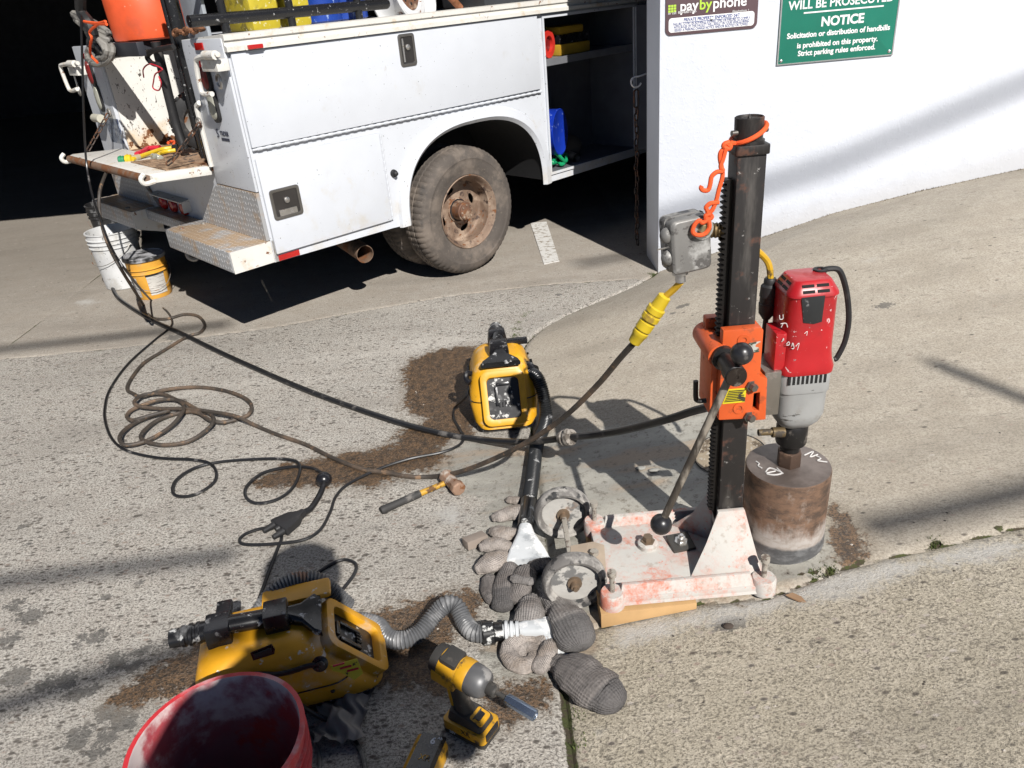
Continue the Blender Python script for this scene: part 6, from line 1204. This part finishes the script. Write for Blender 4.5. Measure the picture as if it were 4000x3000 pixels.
# spare battery at the lower edge
p0 = gnd(1665, 2990); B2 = frame(Vector((p0.x, p0.y - .015, p0.z)), Vector((.35, 1, 0)), (0, 0, 1)); sb = thing('spare_battery', 'yellow and black tool battery lying at the bottom edge beside the driver', 'battery', B2)
m = MB(B2); m.loft([[(x, y, 0) for x, y in rrect(.116, .074, .01)], [(x, y, .03) for x, y in rrect(.12, .078, .01)], [(x, y, .05) for x, y in rrect(.116, .07, .01)], [(x, y, .06) for x, y in rrect(.1, .05, .01)]]); m.build('case', DY, sb, bevel=.002)
m = MB(B2); m.loft([[(x + .01, y - .008, .0505) for x, y in rrect(.104, .056, .006)], [(x + .004, y - .004, .0622) for x, y in rrect(.10, .052, .006)]]); sl_ = m.build('label_panel', BLS, sb)
text('6', .024, MWT, sb, B2 @ frame((.036, -.012, .0626), (0, -1, 0), (0, 0, 1)) , 'capacity_print', bold=.0006); text('Ah', .010, MWT, sb, B2 @ frame((.046, -.026, .0626), (0, -1, 0), (0, 0, 1)), 'capacity_print'); text('XR', .022, DY, sb, B2 @ frame((-.01, -.01, .0626), (0, -1, 0), (0, 0, 1)), 'capacity_print')
# wood
WD = pbr('pale_shim_wood', (.50, .31, .14), .7, 0, [((.36, .20, .085), 8, .5, .7, dict(stretch=(.3, 4, 4)))]); WG = pbr('grey_offcut_wood', (.26, .215, .18), .8)
gl = lambda x, y: float(G(x, y))
m = MB(); A0 = [(.185, 1.565), (.45, 1.575), (.45, 1.68), (.185, 1.68)]; m.loft([[(x, y, gl(x, y) + .001) for x, y in A0], [(.185, 1.565, .0655), (.45, 1.575, .0655), (.45, 1.68, .0655), (.185, 1.68, .0655)]]); one(m, 'wooden_wedge', WD, 'pale wooden wedge levelling the near corner of the orange base', 'wedge', (.3, 1.62, .01), bevel=.001)
m = MB(); A0 = [(.19, 1.85), (.36, 1.86), (.36, 1.95), (.19, 1.95)]; m.loft([[(x, y, gl(x, y) + .001) for x, y in A0], [(x, y, .0655) for x, y in A0]]); one(m, 'wooden_wedge', WD, 'pale wooden wedge under the far corner of the orange base', 'wedge', (.27, 1.9, .02), bevel=.001)
p = gnd(1858, 2128); m = MB(); m.cbox((0, 0, .016), (.075, .04, .03), frame(p, (.85, .5, 0), (0, .15, 1))); one(m, 'wood_offcut', WG, 'small weathered wood offcut beside the pale socks', 'wood block', p, bevel=.002)
# cut disc left in the slab by an earlier hole
CUTM = pbr('cut_kerf', (.03, .028, .025), .9); p = gnd(2850, 1775); m = MB(); n = 64; vs = []
for i in range(n):
    a = 2 * math.pi * i / n
    for r_ in (.122, .127):
        x, y = p.x + r_ * math.cos(a), p.y + r_ * math.sin(a); vs.append((x, y, gl(x, y) + .0035))
m.add(vs, [(2*i, 2*i+1, (2*i+3) % (2*n), (2*i+2) % (2*n)) for i in range(n)]); o = m.build('cut_ring', CUTM); o['kind'] = 'structure'
m = MB(); vs = [(p.x, p.y, gl(p.x, p.y) + .003)] + [(p.x + .1215 * math.cos(2*math.pi*i/n), p.y + .1215 * math.sin(2*math.pi*i/n), gl(p.x + .1215 * math.cos(2*math.pi*i/n), p.y + .1215 * math.sin(2*math.pi*i/n)) + .003) for i in range(n)]
m.add(vs, [(0, i + 1, (i + 1) % n + 1) for i in range(n)]); o = m.build('cut_disc', pbr('damp_cut_concrete', (.30, .245, .175), .8, 0, [((.12, .09, .06), 30, .5, .62), ((.42, .38, .32), 60, .55, .65)], bump=(90, .5, .004)), smooth=False); o['kind'] = 'structure'
for px, py in ((2502, 1832), (2555, 1840)):
    p = gnd(px, py); m = MB(); m.ball(p + Vector((0, 0, .004)), .011, 10, None, (1.8, 1, .5)); one(m, 'concrete_crumb', pbr('slurry_lump', (.27, .265, .24), .8), ('rounded grey slurry lump on the wet slab behind the lever knob', 'smaller grey slurry lump on the wet slab beside another')[px > 2540], 'lump', p)
# dead leaf and crumbs
p = gnd(3108, 2342); LF = pbr('dry_leaf', (.26, .16, .09), .8); m = MB(); q = [(-.028, 0, .004), (-.012, .010, .012), (.012, .008, .010), (.03, -.002, .003), (.012, -.010, .004), (-.012, -.010, .008), (0, 0, .001)]
m.add([tuple(p + Matrix.Rotation(-.6, 3, 'Z') @ Vector(v)) for v in q], [(0, 6, 1), (1, 6, 2), (2, 6, 3), (3, 6, 4), (4, 6, 5), (5, 6, 0)]); one(m, 'dead_leaf', LF, 'curled brown dead leaf on the pale strip right of the orange base', 'leaf', p)
p = gnd(2845, 2450); m = MB(); m.ball(p + Vector((0, 0, .004)), .011, 8, None, (1.3, .9, .6)); one(m, 'dark_pebble', pbr('dark_pebble', (.06, .045, .035), .9), 'single dark pebble on the sidewalk below the orange base', 'pebble', p)
def scatter(name, mat, pts, size, flat=.6):
    m = MB()
    for (x, y) in pts:
        s_ = size * rng.uniform(.5, 1.4); z = gl(x, y); k = rng.uniform(0, 6)
        vs = [(x + s_ * math.cos(k + a) * rng.uniform(.7, 1.2), y + s_ * math.sin(k + a) * rng.uniform(.7, 1.2), z) for a in (0, 1.57, 3.14, 4.71)] + [(x, y, z + s_ * flat)]
        m.add(vs, [(0, 1, 4), (1, 2, 4), (2, 3, 4), (3, 0, 4)])
    o = m.build(name, mat, smooth=False); o['kind'] = 'stuff'; return o
pp = [(rng.uniform(-2.4, 1.9), rng.uniform(1.0, 4.2)) for _ in range(420)]; scatter('grit', pbr('pale_grit', (.42, .38, .33), .9), pp, .0035); scatter('dark_grit', pbr('dark_grit', (.07, .06, .05), .9), [(rng.uniform(-2.4, 1.9), rng.uniform(1.0, 4.2)) for _ in range(420)], .0035)
# moss and litter along the joints and the wall foot
def tufts(name, mat, centres, spread, n, h):
    m = MB()
    for cx_, cy_ in centres:
        for _ in range(n):
            x = cx_ + rng.normal() * spread[0]; y = cy_ + rng.normal() * spread[1]; z = gl(x, y) - .006; a = rng.uniform(0, 6.28); l = h * rng.uniform(.4, 1.3); w_ = l * .22
            dx_, dy_ = math.cos(a), math.sin(a); m.add([(x - dy_ * w_, y + dx_ * w_, z), (x + dy_ * w_, y - dx_ * w_, z), (x + dx_ * l * .5, y + dy_ * l * .5, z + l)], [(0, 1, 2)])
    o = m.build(name, mat, smooth=False); o['kind'] = 'stuff'; return o
MOS = pbr('moss_green', (.07, .095, .02), .9, var=.4, vscale=40)
cs_ = [tuple(gnd(x, y))[:2] for x, y in ((3182, 2235), (3240, 2222), (3655, 2120), (2028, 1262), (2018, 1285), (2010, 1310), (2045, 1235), (2062, 1222), (2538, 1068), (2550, 1072), (2240, 2560), (2250, 2700), (2262, 2800), (2275, 2900))]
tufts('joint_moss', MOS, cs_, (.012, .012), 90, .011)
cs_ = [(x, WY - .012) for x in np.arange(1.0, 3.1, .045)]; tufts('wall_foot_litter', pbr('dry_wall_litter', (.16, .13, .085), .9, var=.4, vscale=40), cs_, (.03, .006), 26, .012)
# ================================================================ outside the frame: unseen rods added to cast shadow bands, and the photographer
MCB = pbr('shade_rod_black', (.02, .02, .02), .6)
def shade_rod(a, b, ext0, ext1, t, r, label):
    a = Vector(a); b = Vector(b); d = (b - a).normalized(); p = a - d * ext0 - SUN_D * t; q = b + d * ext1 - SUN_D * t
    one(MB().cyl(p, q, r, n=10), 'shadow_rod', MCB, label, 'cable', p, 'added shadow rods')
shade_rod((-1.74, 2.02, 0), (-1.07, 2.05, 0), 9, .1, 9, .024, 'added unseen black rod shading the driveway left of the red bucket')
shade_rod((-1.45, 1.49, 0), (-1.0, 1.64, 0), 9, .2, 8, .028, 'added unseen black rod shading the ground beside the dusty vacuum')
shade_rod((1.05, 1.79, .1), (1.48, 1.83, .14), .05, 9, 9, .034, 'added unseen black rod shading the slab right of the core barrel')
shade_rod((-2.6, 4.13, 0), (-1.9, 4.17, 0), 9, .3, 13, .03, 'added unseen black rod shading the floor beside the yellow pail')
shade_rod((.982, WY, .333), (1.95, WY, .556), .4, 0, 17, .032, 'added unseen black rod shading the foot of the white wall')
shade_rod((1.95, WY, .556), (2.96, WY, .90), 0, 8, 17, .032, 'added unseen black rod shading the right side of the white wall')
shade_rod((1.62, 2.6, .19), (1.80, 2.28, .175), 0, 3, 9, .03, 'added unseen black rod shading the slab at the right edge')
def person():
    V = [((.09, -.30, 1.05), .23), ((.09, -.29, 1.28), .24), ((.10, -.26, 1.50), .22), ((.12, -.23, 1.66), .08), ((.13, -.20, 1.73), .075),
         ((-.13, -.26, 1.58), .085), ((-.27, -.27, 1.36), .06), ((-.07, -.09, 1.55), .038), ((.33, -.26, 1.58), .085), ((.44, -.27, 1.36), .06), ((.10, -.09, 1.55), .038),
         ((-.02, -.30, .97), .115), ((-.04, -.27, .52), .078), ((-.04, -.30, .10), .052), ((-.05, -.16, .05), .044), ((.20, -.30, .97), .115), ((.23, -.27, .52), .078), ((.23, -.30, .10), .052), ((.24, -.16, .05), .044),
         ((.13, -.19, 1.84), .11), ((.13, -.19, 1.92), .095)]
    E = [(0, 1), (1, 2), (2, 3), (3, 4), (2, 5), (5, 6), (6, 7), (2, 8), (8, 9), (9, 10), (0, 11), (11, 12), (12, 13), (13, 14), (0, 15), (15, 16), (16, 17), (17, 18), (4, 19), (19, 20)]
    me = bpy.data.meshes.new('person'); me.from_pydata([v for v, r in V], E, []); o = bpy.data.objects.new('person', me); COL.objects.link(o); MWD[o.name] = Matrix()
    md = o.modifiers.new('Skin', 'SKIN'); 
    if not me.skin_vertices: me.skin_vertices.new() if hasattr(me.skin_vertices, 'new') else None
    if len(me.skin_vertices):
        for i, (v, r) in enumerate(V): me.skin_vertices[0].data[i].radius = (r, r)
        me.skin_vertices[0].data[0].use_root = True
    o.modifiers.new('Subdivision', 'SUBSURF').levels = 1; me.materials.append(pbr('dark_work_clothes', (.05, .055, .07), .9))
    o['label'] = 'person in dark work clothes and cap holding up a phone, only the shadow showing'; o['category'] = 'person'
    m = MB(); m.lathe([(.12, 1.88), (.123, 1.91), (.112, 1.955), (.08, 1.98), (1e-4, 1.985)], 24, Matrix.Translation((.13, -.19, 0))); m.prism([(.03, -.14), (.23, -.14), (.21, -.06), (.05, -.06)], 1.895, 1.902); m.build('cap', pbr('dark_work_clothes', (.05, .055, .07), .9), o)
    for s_, bx_ in ((-1, -.07), (1, .10)):
        for k in range(4): m = MB(); m.tube(crom([(bx_, -.085, 1.52), (bx_ + s_ * .012, -.055, 1.545 + .012 * k), (bx_ - s_ * .012, -.04, 1.565 + .014 * k), (bx_ - s_ * .03, -.045, 1.57 + .014 * k)], 4), .008, 7); m.build('finger', pbr('skin', (.45, .27, .2), .6), o)
        m = MB(); m.tube(crom([(bx_, -.085, 1.525), (bx_ - s_ * .015, -.085, 1.56), (bx_ - s_ * .03, -.07, 1.585)], 4), .009, 7); m.build('thumb', pbr('skin', (.45, .27, .2), .6), o)
person()
m = MB(); m.box(-.075, .095, -.062, -.052, 1.56, 1.64); one(m, 'phone', BLS, 'black phone held up by the person outside the frame', 'phone', (0, -.057, 1.56), bevel=.003)
